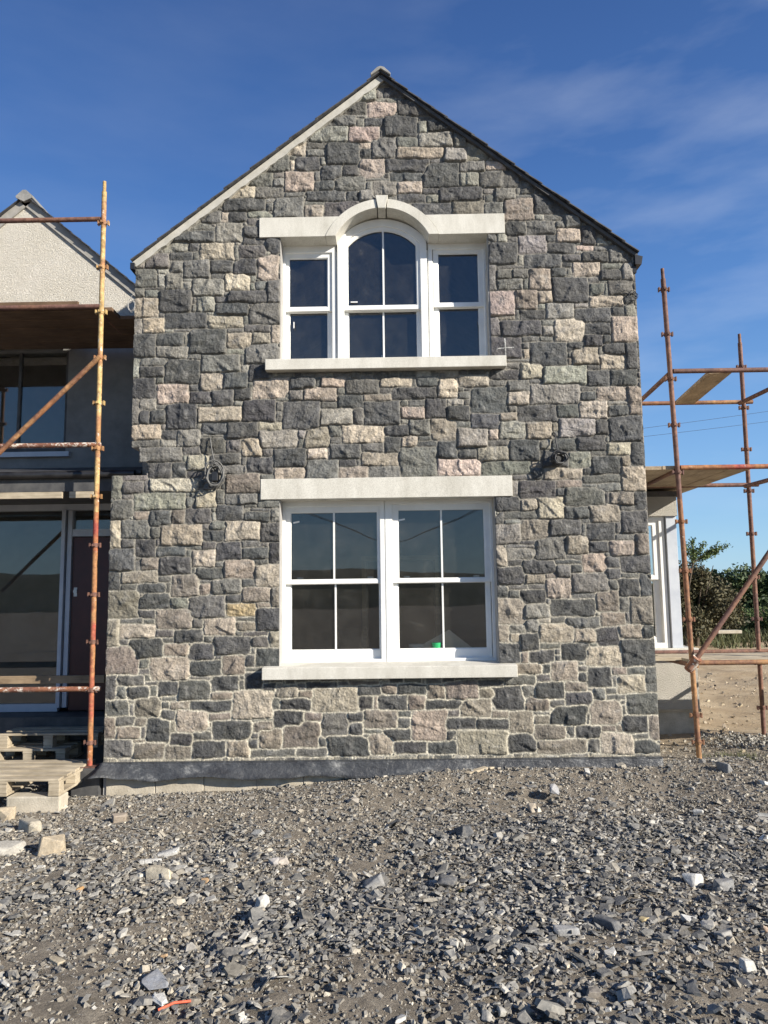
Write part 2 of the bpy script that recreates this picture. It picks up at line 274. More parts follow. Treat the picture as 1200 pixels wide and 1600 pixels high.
# ------------------------------------------------------------------ the stones of the gable wall
# tile origin x, y then "x0 y0 x1 y1 shade" in units of two photo pixels
STONES = {
(480,110): """49 6 68 13m;33 14 53.5 25g;55 14 58.5 21.5g;60 13.5 80 22d;55 22.5 69.5 25g;47 25.5 69 36.5p;70.5 22.5 97 36m;22 26 46 35m;10 35.5 37.5 44.5m;39 35.5 46 37g;39 37.5 44 43.5g;44.5 37.5 60 43.5d;60.5 36.5 86 52d;87 36.5 101 39m;87 40 93.5 49g;94 40 114 48.5d;0 45 31.5 56.5g;32.5 44.5 56.5 56.5p;57.5 44.5 60 52m;50.5 53 69 68.5m;69.5 53 86 60m;87 49 113 60g;115 49 122 60m;0 57.5 14 61.5m;0 62 14 67.5m;15 57 41 74d;41 57 50 60.5t;41.5 61.5 50.5 68.5d;70 60.5 106.5 69t;107.5 61 125 72g;0 68.5 10 79m;10.5 69 14.5 74.5g;10.5 75 27 86d;27.5 74.5 40 82.5d;41 69.5 60.5 84p;61 70 95 79.5d;96 69.5 106 72.5m;91 73 118 91d;60.5 81 64 84.5d;64.5 79.5 89 86.5d;5 79.5 9.5 86.5m;-3 80 5 94.5p;5.5 87 21.5 94.5d;22 83 45.5 94m;46 87 50 93m;46 85 64 86m;51 87 70 98.5g;70.5 87.5 89.5 96p;90 92 102.5 96.5d;103 92 136 102d;0 95 30.5 102.5d;31 94.5 40 102d;40.5 94 52 102.5g;64 99 70 101.5m;71 97 92.5 103.5d;93 97 103 103.5g;-2 103.5 12.5 105m;-2 106 12.5 114.5t;13.5 103 40 114.5m;82 104 113 113d;113.5 102.5 138 113b""",
(350,160): """48 28 64 41t;65 32 79.5 36.5m;65 37 79 42.5m;32 42 51 54m;52 42 56 44.5m;52 45.5 55.5 53.5t;56 43 75 54d;75.5 43.5 79.5 49.5g;20 55 38 65.5m;38.5 55.5 47 59m;38.5 59.5 46.5 65.5g;47.5 54 70.5 69.5p;70.5 54 75 61.5m;5 66 24 75t;24.5 66.5 46.5 75m;48 70.5 62 74m;0 76 33 85d;33.5 75 41.5 78g;33.5 78.5 39 84.5m;39.5 74.5 62 90m;3.5 86 18 93.5d;18.5 85 38.5 90.5g;18.5 91 27.5 96m;15 94 18 96g;-6 94.5 14.5 109g;15 97 27.5 106d;15 106.5 32.5 111d;33 106 43.3 119d""",
(200,330): """58 0 72.5 9m;73 1 78 8.5t;48 9.5 68 15m;36 15.5 68 24.5d;28 25 47 32g;47.5 25 56 31.5d;56 25 82.5 38t;32.5 32.5 51 38.5d;51.5 32.5 54.5 38m;83 27.5 86 36m;86.5 26.5 107 36.5m;6 38.5 13.5 45g;14 33.5 32.5 45m;23 45.5 32.5 49g;33 39 43 49m;44 39 64.5 52m;65 39 81 48d;82 37 100 50d;101 35 117.5 54.5p;5 46 23 59.5m;24 50 29 59.5g;29.5 49.5 43 61g;43.5 53 51 55g;43.5 55.5 50.5 61.5g;51 53 75 66g;65.5 49 75 52.5m;76 49 95.5 62t;96 50.5 99 55g;95.5 56 99 61.5g;99.5 55 108.5 61.5m;109 55 118 71.5m;5 60.5 13 68m;13.5 60 28.5 61.5m;13.5 62 24.5 68m;25 62 50 79d;50.5 67 53.5 72.5m;50.5 73 53.5 79m;54 67 68 79g;75 63.5 78.5 66g;68.5 67 77 71.5d;79 62.5 108.5 71.5d;68.5 72 94.5 81d;94.5 72.5 118 88.5m;4 68.5 23.5 83t;24 80 28.5 83m;28.5 80 61.5 91.5d;62 79.5 67.5 81g;62.5 82 90 91.5t;90.5 82 93.5 88.5m;91.5 89 111.5 94.5m;111.5 89 118 102.5t;4 84 11 95.5g;11.5 83.5 28.5 95t;29 92.5 35 94.5g;36 92 48.5 94m;22.5 95 43.5 105d;44 95 48 105.5g;48.5 92.5 77 111.5d;77.5 91.5 90 94.5m;77.5 95.5 97 107.5t;97 95 110.5 103.5b;4 96 21.5 114d;22.5 106 47 114g;77 108 92 111.5g;91.5 104 118 118.5m""",
(700,160): """5 24 14 35.5m;14.5 30.5 31 46b;0 36 13 47.5g;9 47 28.5 55m;29 47 44.5 54t;9 55.5 23.5 65.5g;24.5 54.5 55.5 67m;18.5 67.5 36.5 78m;37 67.5 52.5 77m;53 67 56 72m;56.5 62 66 71.5m;53 72.5 66 75m;3.5 77 28 87.5b;28.5 79 43 87m;44 75.5 67 92.5p;67 73 91 87.5d;68.5 88.5 74.5 92g;75 88.5 90.5 92m;91 88 102.5 98m;45.5 93.5 60.5 104.5d;61.5 93 83.5 103.5m;84 92.5 90.5 98m;85 98.5 103 109.5t;103.5 97 115 111d;115.5 106.5 124 112g;31.5 103 37.5 108.5m;38 103 45.5 108.5g;46 105 54 109.5m;54.5 104 77 118.5g;77 104 84 109.5d;78 110 99 118d;100 110 103 111m;100 112 113 115.5p;114 112 124 116m;32.5 110 54 126d""",
(780,340): """59.5 26 64 28g;64 26.5 85 35.5d;85.5 22.5 102.5 35.5m;14.5 29.5 18.5 37.5g;19 28.5 48.5 39.5d;49 29 63.5 35m;49 35.5 57 39.5d;-2 38 18.5 40m;-2 41 10 48.5m;10.5 41 22.5 48m;23 40.5 40.5 57t;41 40 52 46.5d;53 40 56.5 46.5g;57 35 78.5 46.5t;79 36 95.5 40.5m;79 41 95.5 49d;96 36 104 49g;-2 48.5 18 57m;19 48.5 22 56.5m;-6.5 57.5 12 77p;13 57 30 72b;30.5 57.5 41.5 66.5t;41.5 47 69.5 66.5d;69.5 47.5 78.5 51m;70.5 51.5 82 61m;79 49.5 84 51m;82.5 51.5 84.5 61m;85 49 103 60.5m;70.5 61.5 97 70t;97.5 61.5 105 68d;30 67.5 36 71.5g;36.5 67 58 79g;58.5 67 69.5 70.5g;59 71 87.5 82d;87.5 70.5 97.5 77d;98 68.5 106 77g;12.5 72.5 15.5 80m;16 72 36 80d;0 77.5 12 79.5b;2 80.5 33 92.5d;33.5 80 43.5 84.5m;34 84.5 42 92.5g;43 79.5 66.5 96.5t;66.5 82 87 91d;66.5 91.5 80 100.5d;81 91 87 98d;87.5 77.5 107 97p;-7.5 93.5 17.5 110d;18 93 31.5 97m;32 93 42 96.5m;18 98 23.5 103m;18.5 103 23.5 110.5t;23.5 97.5 53 116d;53 97 66 105d;53 105 62 110m;54 110 57 114.5b;57 101.5 77.5 115t;77.5 101.5 80.5 107m;81 98.5 97.5 107d;98.5 98 107.5 117.5d;78.5 107.5 99 118t;5.5 111 23.5 113.5m;5.5 114 16.5 122m;16.5 113.5 34 126t;34 116 68 130g;68 115.5 78.5 118.5m;-7.5 37 -2.5 57m;-6.5 78 -.5 92.5m""",
(160,550): """24 5 29.5 20g;30 5 51 10.5m;29.5 11 49 19.5d;48.5 6.5 76.5 25d;67.5 2 77 5.5m;77.5 2 107.5 15.5m;108 2.5 111.5 9.5m;108.5 10.5 114 15.5g;114.5 10.5 132 23d;42 20 47.5 25m;23.5 20.5 41.5 36.5d;43 25 68 40.5t;68 25.5 76.5 30.5d;77 16.5 94 29.5t;94.5 16 113.5 28.5d;114 24 118 28m;68.5 31 85.5 40.5d;86 29.5 102.5 42d;103 28.5 117 37.5d;103.5 38 110 42g;23 37 28.5 56m;29.5 37 42 45g;29.5 46 36.5 56d;37.5 45 50 56d;42.5 41 50 44m;50 41 74 60.5d;74.5 40.5 85.5 42.5m;75 43 109.5 54.5t;109.5 37 135 54.5d;23 57 46 68.5t;46 56.5 50.5 60.5g;74 56 77.5 60g;77.5 55.5 97 64.5d;77.5 65 96 66.5m;97.5 55.5 121.5 67.5d;23 70 45 74.5m;45.5 69.5 58.5 74g;46.5 61 58.5 69d;59 60.5 77 74g;77 67 96.5 80.5m;97 68.5 108.5 78.5m;109 67.5 125 81.5t;29 75 62.5 86.5m;63 74.5 76 80m;63 81 66 86g;66 80.5 83 93t;84 79 108.5 87.5m;109 82.5 112.5 88.5m;36 87 54.5 98.5d;55 86.5 65.5 98d;66 93.5 77 98.5d;90 88.5 110.5 95.5m;8 96 15.5 115.5g;16 95.5 35 100.5g;15.5 101.5 32 111m;33 101 36.5 110.5m;37 99.5 74 109.5t;110.5 88.5 113 94m;113 82.5 134 95d;97 95 123 110b;15.5 112 24.5 115m;24 110 65 123g;65 110.5 73 112.5m;65 113.5 72.5 121m;73 109 89 121.5t;89.5 108.5 95.5 119m;96 110.5 121 119m;7.5 117 23.5 131m""",
(380,550): """3 -2 27 9m;5 23.5 7.5 28m;7.5 21 36 36t;37 20.5 56.5 29.5d;57 21 60.5 27m;61.5 20.5 80 27.5t;80 22.5 106 33m;107 21 131.5 27.5t;36.5 30 46.5 37.5m;47 28 73 38.5t;73.5 28.5 79.5 33m;60 39 73 43.5m;25.5 36 36 38m;25.5 39 30 46m;26 46.5 30 54m;30.5 38.5 60 60d;60 44 85.5 56.5g;86 44 94 56m;74 34 93.5 43.5d;94 32.5 115.5 38t;107 28 115.5 32m;116 28 151 37d;94.5 38.5 122.5 57d;12 55 30.5 61t;12.5 61.5 42.5 75g;43 61.5 49 68g;43 68.5 47 74.5m;47.5 59 68 75b;66.5 57.5 77 66m;68.5 67 77 71.5m;77.5 57.5 110 71t;110.5 57.5 129 65.5d;15 76 23.5 81.5m;23.5 75.5 50 90d;50 75.5 66 84.5t;66 75.5 68 84m;68 72 92 83.5d;92.5 71.5 109.5 78m;110 66.5 123 79d;24.5 91 48.5 99t;49.5 84.5 74.5 99m;75 84.5 88.5 89.5d;89 84.5 92 89m;92.5 78.5 121.5 89.5t;75 90 97.5 98.5t;98 89.5 124 98m;13.5 96 24 99m""",
(600,550): """22 20.5 25 27m;25.5 20 42 27d;42.5 22 57 36t;58.5 18.5 81 27.5t;58 28 61.5 30.5m;62 28 72 30.5m;57.5 31.5 67 37m;67.5 27.5 96.5 47.5d;13 38.5 18.5 42.5m;19.5 38 32.5 42.5m;13 43 32 52.5p;32.5 36.5 48.5 51.5d;49.5 37 62 42g;62.5 37 67 41.5m;49.5 42 67.5 54d;13 53 19.5 56g;20 53 36 65.5m;37 52.5 57 69b;57 54.5 68 59.5m;57.5 59.5 81.5 74g;68 48.5 89.5 60d;82 61 89.5 68.5t;90 54.5 110.5 68g;90 47.5 104 53.5t;97 42 103.5 47m;104.5 42 135.5 54.5d;96.5 30.5 113.5 41.5t;96 22 113 31m;82 22.5 95 27m;82 14 106 21.5d;95 8.5 106.5 13.5m;107 8.5 124 21g;111 55 131 68b;14 65.5 26 74.5t;26.5 65.5 36 69m;26.5 70 41.5 74d;12 74.5 41.5 96.5m;42 69.5 57 83d;58 74.5 72 83.5d;72.5 74 97 85b;81.5 69 98 73m;97.5 69 121 85d;42 83.5 75.5 96p;76.5 85.5 115 95.5m;101 96 115.5 99.5m;100.5 100.5 104.5 111.5g;105.5 100.5 133.5 114.5d""",
(800,550): """13.5 22 24 24.5m;24.5 11 58 24.5g;58.5 10.5 68 14m;58.5 14.5 76 26.5d;77 14 98 26d;14.5 25.5 53 41g;53.5 27 66 30m;54 31 65 37.5d;66 27.5 89.5 38t;90.5 27 101 49t;74 39 89.5 41g;53 38.5 74.5 51.5t;75 42 90.5 50d;34.5 41.5 51.5 51d;36.5 52 65 67g;65.5 53 75 64.5d;76 50.5 101 70d;31 56 36 62b;31 63 36 66m;22 69 30 75.5g;31 68 50.5 77.5d;50.5 65.5 73 77.5d;73 66 76 70g;74.5 71 92.5 81t;93 71 103 88d;61 78 74 81.5m;23 76.5 44 90d;44 78.5 61.5 90g;62 81.5 84.5 95d;85 81.5 92 88.5b;15 86 22 90b;16 90.5 24 99.5d;25 91 55 99.5t;55.5 90.5 62.5 95.5d;55.5 96.5 84.5 102m;85 89.5 104 108t;35 100 55 105.5b;55 103 66 105m;66 102.5 85 109m;35 106.5 41 112d;41 106 72 120m;72 110 75.5 118m;76 109.5 94.5 119.5b;95 109 104.5 123.5d""",  # stone behind the black coil is keyed dark for the coil's shadow
(740,770): """17.5 3 36.5 14d;37.5 5 50.5 14t;50 3.5 70.5 20.5t;17.5 14.5 24 24d;24 15 49 20.5m;24.5 21 36 24.5m;17.5 25 36.5 40g;37.5 21 59 37b;36 37.5 48.5 40.5d;18 41.5 26 57.5t;26 40.5 42 43m;42 41.5 48 43m;26 44 48.5 52g;48 34.5 72 52m;59 21 84 33.5d;27 52.5 37.5 57.5d;18.5 58 40 71.5d;38.5 53 63.5 63d;41 64 56 71b;56.5 63.5 64.5 67b;63.5 52.5 84 55.5d;72.5 34 90 48b;72.5 48.5 84 51.5m;64.5 56.5 76 66m;76.5 55.5 85 62.5d;85 47 103 61.5p;77 62.5 105.5 78.5m;56.5 67 76.5 82.5p;27.5 72 42.5 75.5m;43 71.5 56 75m;18.5 72.5 27 82d;27.5 76.5 36 82m;36.5 76 56.5 87d;57 83 60 87m;18.5 83 40.5 102.5t;39 87.5 59 98g;60 83.5 95 96.5d;76 78.5 95 82.5m;95.5 76.5 113.5 93b;41.5 99 50.5 109m;51.5 98.5 59.5 102t;60.5 97.5 72 102m;72.5 97 99 105.5m;95.5 93.5 98.5 96.5g;99.5 94 119 104.5b;19 103.5 27 116b;28 103.5 41 109.5g;28 110 36 116.5t;36.5 110 51.5 124d;51.5 102.5 79.5 117t;77.5 106 96 117t;96 105.5 114 119d""",
(800,770): """41 11 60.5 20.5d;54 20.5 61.5 24m;54.5 24.5 58 33.5m;58 24 80.5 37d;60.5 9 84 23t;81 23.5 85 31.5m;84.5 10 95.5 13.5m;85 14 105 31.5d;80.5 32.5 96 37m;96 31.5 106 48b;76 37.5 96 49p;60 38 75.5 46.5d;73 46.5 77 48.5m;73.5 50 84.5 58.5d;84.5 49 107.5 62d;72.5 59 85 67.5d;85 62.5 100 66m;100 62.5 108 80.5d;75 68 83 76m;83 66.5 100 80.5d;84 81 91.5 93m;92 81 109.5 102.5b;88.5 93.5 92 102m;83.5 103.5 102 114b;102 103.5 111 113.5d""",
(150,770): """13 6.5 29 21m;29.5 14.5 42 20.5b;42 14 58.5 25.5d;59 14 69.5 24b;70 12 90 24.5m;90.5 12 93 15g;90.5 15.5 93 21.5g;94 9.5 115 21.5d;12 22 19.5 43t;20 21.5 42.5 35.5m;43 27 50 35m;50.5 24.5 83 41t;83.5 25 88 28.5m;88.5 22.5 101 29m;83.5 29.5 100 38d;20 36.5 30 42.5m;31 36.5 46.5 50d;47 36 50 41m;47 42 70.5 49.5d;70.5 41.5 82 44m;82.5 38.5 93.5 44m;11.5 43.5 30 60.5d;31 53 34.5 60m;31 51 35 52m;35 50.5 49.5 60b;49.5 50 75 64.5d;71 45 74.5 49.5m;75 44.5 93.5 58p;94 38.5 114.5 53d;94 53.5 100 58m;10.5 61.5 19.5 76d;20 61 48.5 70.5b;49 65 60 69.5m;20 71 32 76m;32 70.5 54.5 78d;55 70 58.5 77.5m;58.5 64 80.5 81b;75.5 59 78 63g;78 58.5 99.5 67.5d;100.5 51.5 124 67t;80 68 90.5 70.5m;81 71.5 89.5 79.5b;90 68 114 79.5m;10 76.5 33 98b;34 78.5 58 91d;58.5 82 73 90.5m;32 92 46.5 98d;72.5 80.5 101 98m;101.5 79.5 113.5 85.5d;9 99.5 18 120b;18.5 99 37 102m;37.5 99 46 102m;18 103.5 47 113.5t;47 91 75.5 106b;76 99 83.5 106m;84 97.5 109.5 111.5t;47 107 61 112.5m;61.5 107 84 117d;52 113.5 60.5 117m;84.5 112 91.5 117m;91.5 112 121 126d;17.5 115 27.5 123b;27.5 114 52.5 129d""",
(250,770): """75.5 6.5 94 11.5m;66 9 75 11.5m;65.5 12 70 14.5g;70 12 86 14m;66 15 86 22.5d;86.5 12 95 23g;76.5 1 79 6g;50.5 22 78.5 37.5t;79 23.5 95 38m;63.5 37 78.5 42.5m;79 39 85 42m;85.5 38.5 95 56d;64.5 42.5 85 51.5d;74.5 52 84.5 56.5m;75 56.5 95 73t;64.5 68 73.5 73.5d;64.5 74 86 85b;86.5 74 95 89b;75.5 86 86 89b;52 86.5 75.5 96.5o;75 90 95 107.5d;59 97 74 100m;59.5 101 74 107.5b;59 108.5 64 111.5m;64.5 108 85 111.5m;85 108 95 121b;71.5 112 84.5 121m""",
(150,970): """8.5 20.5 33.5 42b;34 30 43.5 37m;33.5 37.5 42 41.5m;52.5 18.5 72.5 27.5b;73 17.5 92.5 30.5d;42.5 29 73.5 46.5t;73.5 31 98 43d;98.5 27.5 116.5 42b;92.5 28 98 30m;72 43.5 91 45.5m;8 43 16.5 61.5m;16.5 43 37.5 51m;38 42.5 43 47m;38.5 48 47.5 50m;16 51.5 24.5 61m;25 51.5 42 61.5d;42.5 51.5 47.5 58.5m;48 47.5 64.5 58.5d;65 46.5 89.5 62m;90 43 111.5 55d;112 43 116 45.5m;112 46.5 115.5 53.5m;116.5 41 130 53.5d;52 59 63 62m;89 55.5 106.5 61.5b;8 62.5 26 74m;26 62.5 30.5 64g;26 65.5 29.5 73.5m;30.5 59.5 51 75b;51.5 63 57.5 68.5m;58 63 73 69b;73.5 62.5 106 71.5d;50.5 69.5 62.5 77.5m;7 75.5 15 92b;15.5 75 30 82m;30.5 76 39 83b;63 69.5 88 87t;88 72 105 77.5b;107 54.5 138 76.5t;15.5 83 35 92.5b;35.5 83.5 38.5 92m;39.5 76.5 58 94.5d;58.5 78.5 62.5 87b;58.5 88 75.5 96.5d;76.5 87 91 93m;88.5 78.5 94 86m;91.5 78 122 92.5d;6.5 93 29.5 107m;28.5 93 38 95.5b;30 95.5 54 107b;53.5 97.5 75 107b;75.5 93.5 101.5 106.5d;102 93.5 121 106t""",
(370,970): """14.5 21 35 36d;7 26.5 14 36.5d;11.5 21 14.5 26m;7 37 20 39.5m;21 49 30 54.5d;24 55 30 60d;30.5 49.5 47.5 60b;48 49.5 53.5 54m;54 48.5 79 53.5d;79.5 48.5 87.5 51m;88 47 110 50b;48 54.5 59.5 59.5b;27 60.5 33.5 69.5m;34 60 58.5 69.5d;59.5 52 94.5 71t;95 50.5 112.5 58d;95 58.5 106.5 69d;107 58.5 110 69b;110 58 133.5 70d;28.5 70 52.5 84d;52.5 72 67.5 78.5b;67 72 86.5 90m;86.5 72 99 79d;87.5 79.5 99 89.5d;99.5 69 125.5 83.5b;12.5 79 28 87b;12 76.5 28 78m;12 87 17 92m;17 85 35.5 100b;35.5 79.5 65 99.5b;8.5 92.5 16.5 100d;10.5 100.5 46 106m;46.5 99.5 71 106m;63 90.5 70.5 99d;71 90 103.5 105.5d;99.5 84 112.5 87.5m;99 88 103.5 90m;115 84 136.5 94d;103.5 88 122.5 104.5t""",
(590,970): """3 50 15.5 57.5b;16 50 38 57.5d;38.5 50 53 60.5b;53 47.5 78.5 61.5b;78.5 46.5 98 52m;79.5 53 93 60.5b;89 51 114 70d;24 58 37 69.5b;37 61.5 64.5 69d;48 69.5 64 75.5d;65 61.5 88.5 75.5b;16 70.5 26.5 75m;15 75.5 25.5 83.5m;26.5 69.5 54 93.5p;52.5 76 77.5 85d;76.5 76.5 103 85d;89 70.5 102.5 75.5b;54 86 61.5 93.5d;62.5 85.5 101 104b;13 94.5 38.5 103.5d;39 94.5 62 103.5d;103 71 121.5 87.5b;115 59.5 134 70.5b;113 51 123 59.5m;102 88 124.5 102.5d;99.5 42 123.5 50m;108.5 33.5 129 41.5b;94 17 112 33d;112.5 23 118 33b""",
(800,970): """13.5 23 33.5 33d;22 18 38 22m;34 22.5 38 26m;34 27 38 31m;38.5 18 60.5 31d;61 17.5 66 20m;57 20.5 86 35t;85.5 14.5 111.5 35.5d;23.5 34 30.5 41.5d;30.5 31.5 51.5 46.5t;52 32 56 34.5m;51.5 35 59 39.5m;51 40 58.5 47d;59 35.5 78 52d;78.5 36 89.5 42b;90 36 104 42m;79 43 82 51.5m;82.5 42.5 104 57t;104.5 36 113 55.5m;19 42 30 47.5m;18.5 48 41 61d;41 47.5 58.5 55b;42 55.5 63 66d;59.5 53 63 54.5m;63.5 52.5 73 61m;73.5 52.5 81.5 57m;73.5 57.5 89 61.5m;89.5 56.5 114 73m;30 61.5 41.5 66m;30.5 66.5 58.5 81.5d;61 62 86 81.5b;56.5 66 60.5 72m;58.5 73 61 81d;86 62 89 65.5m;86.5 66 89 73d;87 74 106 88d;107 74 115 92.5b;16.5 71.5 29.5 73.5m;17.5 74.5 29 80.5b;17.5 81.5 42 92.5b;42.5 82.5 49 91.5d;49.5 82 69.5 91.5d;70 82 81.5 86.5b;82 82 86 86.5b;69.5 87.5 95 103.5t;94 88 106.5 92m;95.5 93 116 103d;20 93 59 103.5b;59.5 92.5 68.5 102m""",
}
XL, XR, XP = -2.492, 2.405, -2.675          # left and right corner of the gable, left corner of the low pier
ZB, ZE, ZA, XA = 0.10, 4.87, 6.785, -0.055   # bottom, eaves, apex of the stonework
BASE = {'d': (.080, .081, .081), 'm': (.155, .151, .138), 'g': (.285, .272, .235), 't': (.43, .37, .295), 'p': (.46, .38, .315), 'b': (.285, .246, .20), 'o': (.46, .35, .21)}
def stone_list():
    import re
    out = []
    for (ox, oy), txt in STONES.items():
        for e in txt.split(';'):
            mm = re.match(r'([-\d.]+) ([-\d.]+) ([-\d.]+) ([-\d.]+)([a-z])$', e.strip())
            a, b_, c, d = [float(mm.group(i)) for i in (1, 2, 3, 4)]
            out.append([ox+2*a, oy+2*b_, ox+2*c, oy+2*d, mm.group(5)])
    res = []
    for s in sorted(out, key=lambda s: -(s[2]-s[0])*(s[3]-s[1])):
        A = (s[2]-s[0])*(s[3]-s[1]); ov = 0
        for r in res:
            w = min(s[2], r[2])-max(s[0], r[0]); h = min(s[3], r[3])-max(s[1], r[1])
            if w > 0 and h > 0: ov += w*h
        if ov < .32*A: res.append(s)
    rects = []
    for x0, y0, x1, y1, k in res:
        ym = (y0+y1)/2; xm = (x0+x1)/2
        X0, X1 = P(x0, ym).x, P(x1, ym).x; Z1, Z0 = P(xm, y0).z, P(xm, y1).z
        rects.append((X0, X1, Z0, Z1, k))
    return rects

# openings and dressed stones, measured on the wall plane
LOW = dict(x0=P(437, 900).x, x1=P(776, 900).x, z0=P(600, 1041).z, z1=P(600, 779.5).z)
UP = dict(x0=P(438, 480).x, x1=P(765, 480).x, z0=P(600, 566).z, z1=P(600, 369.5).z)
LL = (P(408, 766).x, P(800, 766).x, P(604, 778.5).z, P(604, 746.5).z)       # lower lintel x0 x1 z0 z1
LS = (P(412, 1050).x, P(806, 1050).x, P(609, 1058.5).z, P(609, 1040).z)       # lower sill
US = (P(417, 575).x, P(789, 575).x, P(603, 580).z, P(603, 563.5).z)         # upper sill
UL = (P(406, 356).x, P(788, 356).x, P(600, 369.5).z, P(600, 339).z)         # upper lintel
ACX = P(597.5, 400).x; AZI = P(597, 327).z; AZO = P(597, 313.5).z
ASP = (P(670, 350).x-P(525, 350).x)/2                                    # half chord, intrados
rise = AZI-UL[2]; ARI = (ASP**2+rise**2)/(2*rise); ACZ = AZI-ARI; ARO = AZO-ACZ
def zroof(x):
    return np.where(x < XA, ZE+(ZA-ZE)*(x-XL)/(XA-XL), ZE+(ZA-ZE)*(XR-x)/(XR-XA))

def build_stonework(parent):
    S = .0056
    xs = np.arange(XP, XR+S*.5, S); zs = np.arange(ZB-.02, ZA, S)
    X, Z = np.meshgrid(xs, zs, indexing='ij')
    d1 = np.full(X.shape, 9.0, np.float32); d2 = d1.copy(); lab = np.full(X.shape, -1, np.int32)
    WX = X+.005*vnoise(X, Z, .16, 9)+.004*vnoise(X, Z, .07, 11)+.0025*vnoise(X, Z, .02, 12); WZ = Z+.006*vnoise(X, Z, .18, 10)+.004*vnoise(X, Z, .07, 13)+.0025*vnoise(X, Z, .02, 14)
    rects = []
    def put(r):
        x0, x1, z0, z1, k = r; i = len(rects); pad = .05
        rg = random.Random(int(x0*977+z0*313))
        a = max(0, int((x0-pad-xs[0])/S)); b_ = min(len(xs), int((x1+pad-xs[0])/S)+2); c = max(0, int((z0-pad-zs[0])/S)); e = min(len(zs), int((z1+pad-zs[0])/S)+2)
        if a >= b_ or c >= e: return
        rects.append(r)
        w, h = (x1-x0)/2, (z1-z0)/2; cx, cz = (x0+x1)/2, (z0+z1)/2; lo_ = max(0, min(1, (2.6-cz)/1.8)); rr = min(.009+.009*lo_, w*.4, h*.4)
        u = WX[a:b_, c:e]-cx; v = WZ[a:b_, c:e]-cz
        sk = rg.uniform(-.05, .05); u = u+v*sk; v = v+u*rg.uniform(-.025, .025)
        qx = np.abs(u)-(w-rr); qz = np.abs(v)-(h-rr)
        d = np.hypot(np.maximum(qx, 0), np.maximum(qz, 0))+np.minimum(np.maximum(qx, qz), 0)-rr
        if min(w, h) > .035:
            for sx in (-1, 1):
                for sz in (-1, 1):
                    if rg.random() < .4+.3*lo_:
                        cut = rg.uniform(.004, .022)*(2.2 if rg.random() < .13 else 1); ang = rg.uniform(.6, 1.0)
                        nx, nz = math.cos(ang), math.sin(ang)
                        d = np.maximum(d, (sx*u*nx+sz*v*nz)-(w*nx+h*nz-cut))
        A1 = d1[a:b_, c:e]; A2 = d2[a:b_, c:e]; LB = lab[a:b_, c:e]
        new = d < A1
        A2[...] = np.where(new, A1, np.minimum(A2, d)); A1[...] = np.where(new, d, A1); LB[...] = np.where(new, i, LB)
    for r in stone_list(): put(r)
    # small pinning stones wherever the traced ones leave a hole
    ins = (Z < zroof(X)) & ~((X > LOW['x0']) & (X < LOW['x1']) & (Z > LS[2]) & (Z < LL[3])) & ~((X > UP['x0']) & (X < UP['x1']) & (Z > US[2]) & (Z < UL[3]))
    ins &= ~((X > LL[0]) & (X < LL[1]) & (Z > LL[2]) & (Z < LL[3])) & ~((X > UL[0]) & (X < UL[1]) & (Z > UL[2]) & (Z < UL[3])) & ~((X > LS[0]) & (X < LS[1]) & (Z > LS[2]) & (Z < LS[3])) & ~((X > US[0]) & (X < US[1]) & (Z > US[2]) & (Z < US[3]))
    ins &= (np.hypot(X-ACX, Z-ACZ) > ARO) & ~((X < XL) & (Z > P(200, 742).z))
    nfill = 0
    for it in range(260):
        free = ins & (d1 > .010)
        cand = np.argwhere(ins & (d1 > .020) & (d1 < 5))
        if len(cand) == 0: break
        ci, cj = cand[random.Random(it).randrange(len(cand))]
        a = b_ = ci; c = e = cj; grow = True
        while grow:
            grow = False
            if a > 0 and (ci-a) < 14 and free[a-1, c:e+1].all(): a -= 1; grow = True
            if b_ < X.shape[0]-1 and (b_-ci) < 14 and free[b_+1, c:e+1].all(): b_ += 1; grow = True
            if c > 0 and (cj-c) < 7 and free[a:b_+1, c-1].all(): c -= 1; grow = True
            if e < X.shape[1]-1 and (e-cj) < 7 and free[a:b_+1, e+1].all(): e += 1; grow = True
        put((xs[a]+.003, xs[b_]-.003, zs[c]+.003, zs[e]-.003, random.choice('dmmg'))); nfill += 1
        if (b_-a) < 2 or (e-c) < 2: d1[ci, cj] = min(d1[ci, cj], .015)
    print('stones', len(rects), 'filled', nfill)
    low = np.clip((2.3-Z)/1.6, 0, 1)
    D = np.minimum((d2-d1)/2-(.0032+.0012*low), .012-d1)                     # signed depth inside its stone
    D = D-.0030*np.clip(vnoise(X, Z, .045, 71)*1.5-.35, 0, 1)      # mortar smeared over some arrises
    n = len(rects); R = np.random.default_rng(5)
    lift = R.uniform(.012, .026, n); gx = R.normal(0, .045, n); gz = R.normal(0, .05, n); tone = R.normal(1, .15, n)
    cx = np.array([(r[0]+r[1])/2 for r in rects]); cz = np.array([(r[2]+r[3])/2 for r in rects]); hm = np.array([min(r[1]-r[0], r[3]-r[2]) for r in rects])
    li = np.maximum(lab, 0)
    prof = np.clip(D/.0085, 0, 1); prof = np.sqrt(1-(1-prof)**2)
    pil = np.clip(D/.032, 0, 1); pil = 1-(1-pil)**2
    off = li*7.31
    nz = lambda s, k: vnoise(X+off, Z+off*.37, s, k)
    rid = lambda s, k: 1-2*np.abs(nz(s, k))
    sk1, sk2 = R.uniform(-1, 1, n)[li], R.uniform(-1, 1, n)[li]
    def rid2(s, k): return 1-2*np.abs(vnoise((X+off)+sk1*.3*(Z-cz[li]), Z+off*.37+sk2*.3*(X-cx[li]), s, k))
    rock = .0075*rid2(.16, 21)+.0065*rid2(.085, 22)-.0038*rid2(.042, 23)+.0028*rid2(.022, 24)+.0022*nz(.012, 25)+.0018*(R.random(X.shape)-.5)
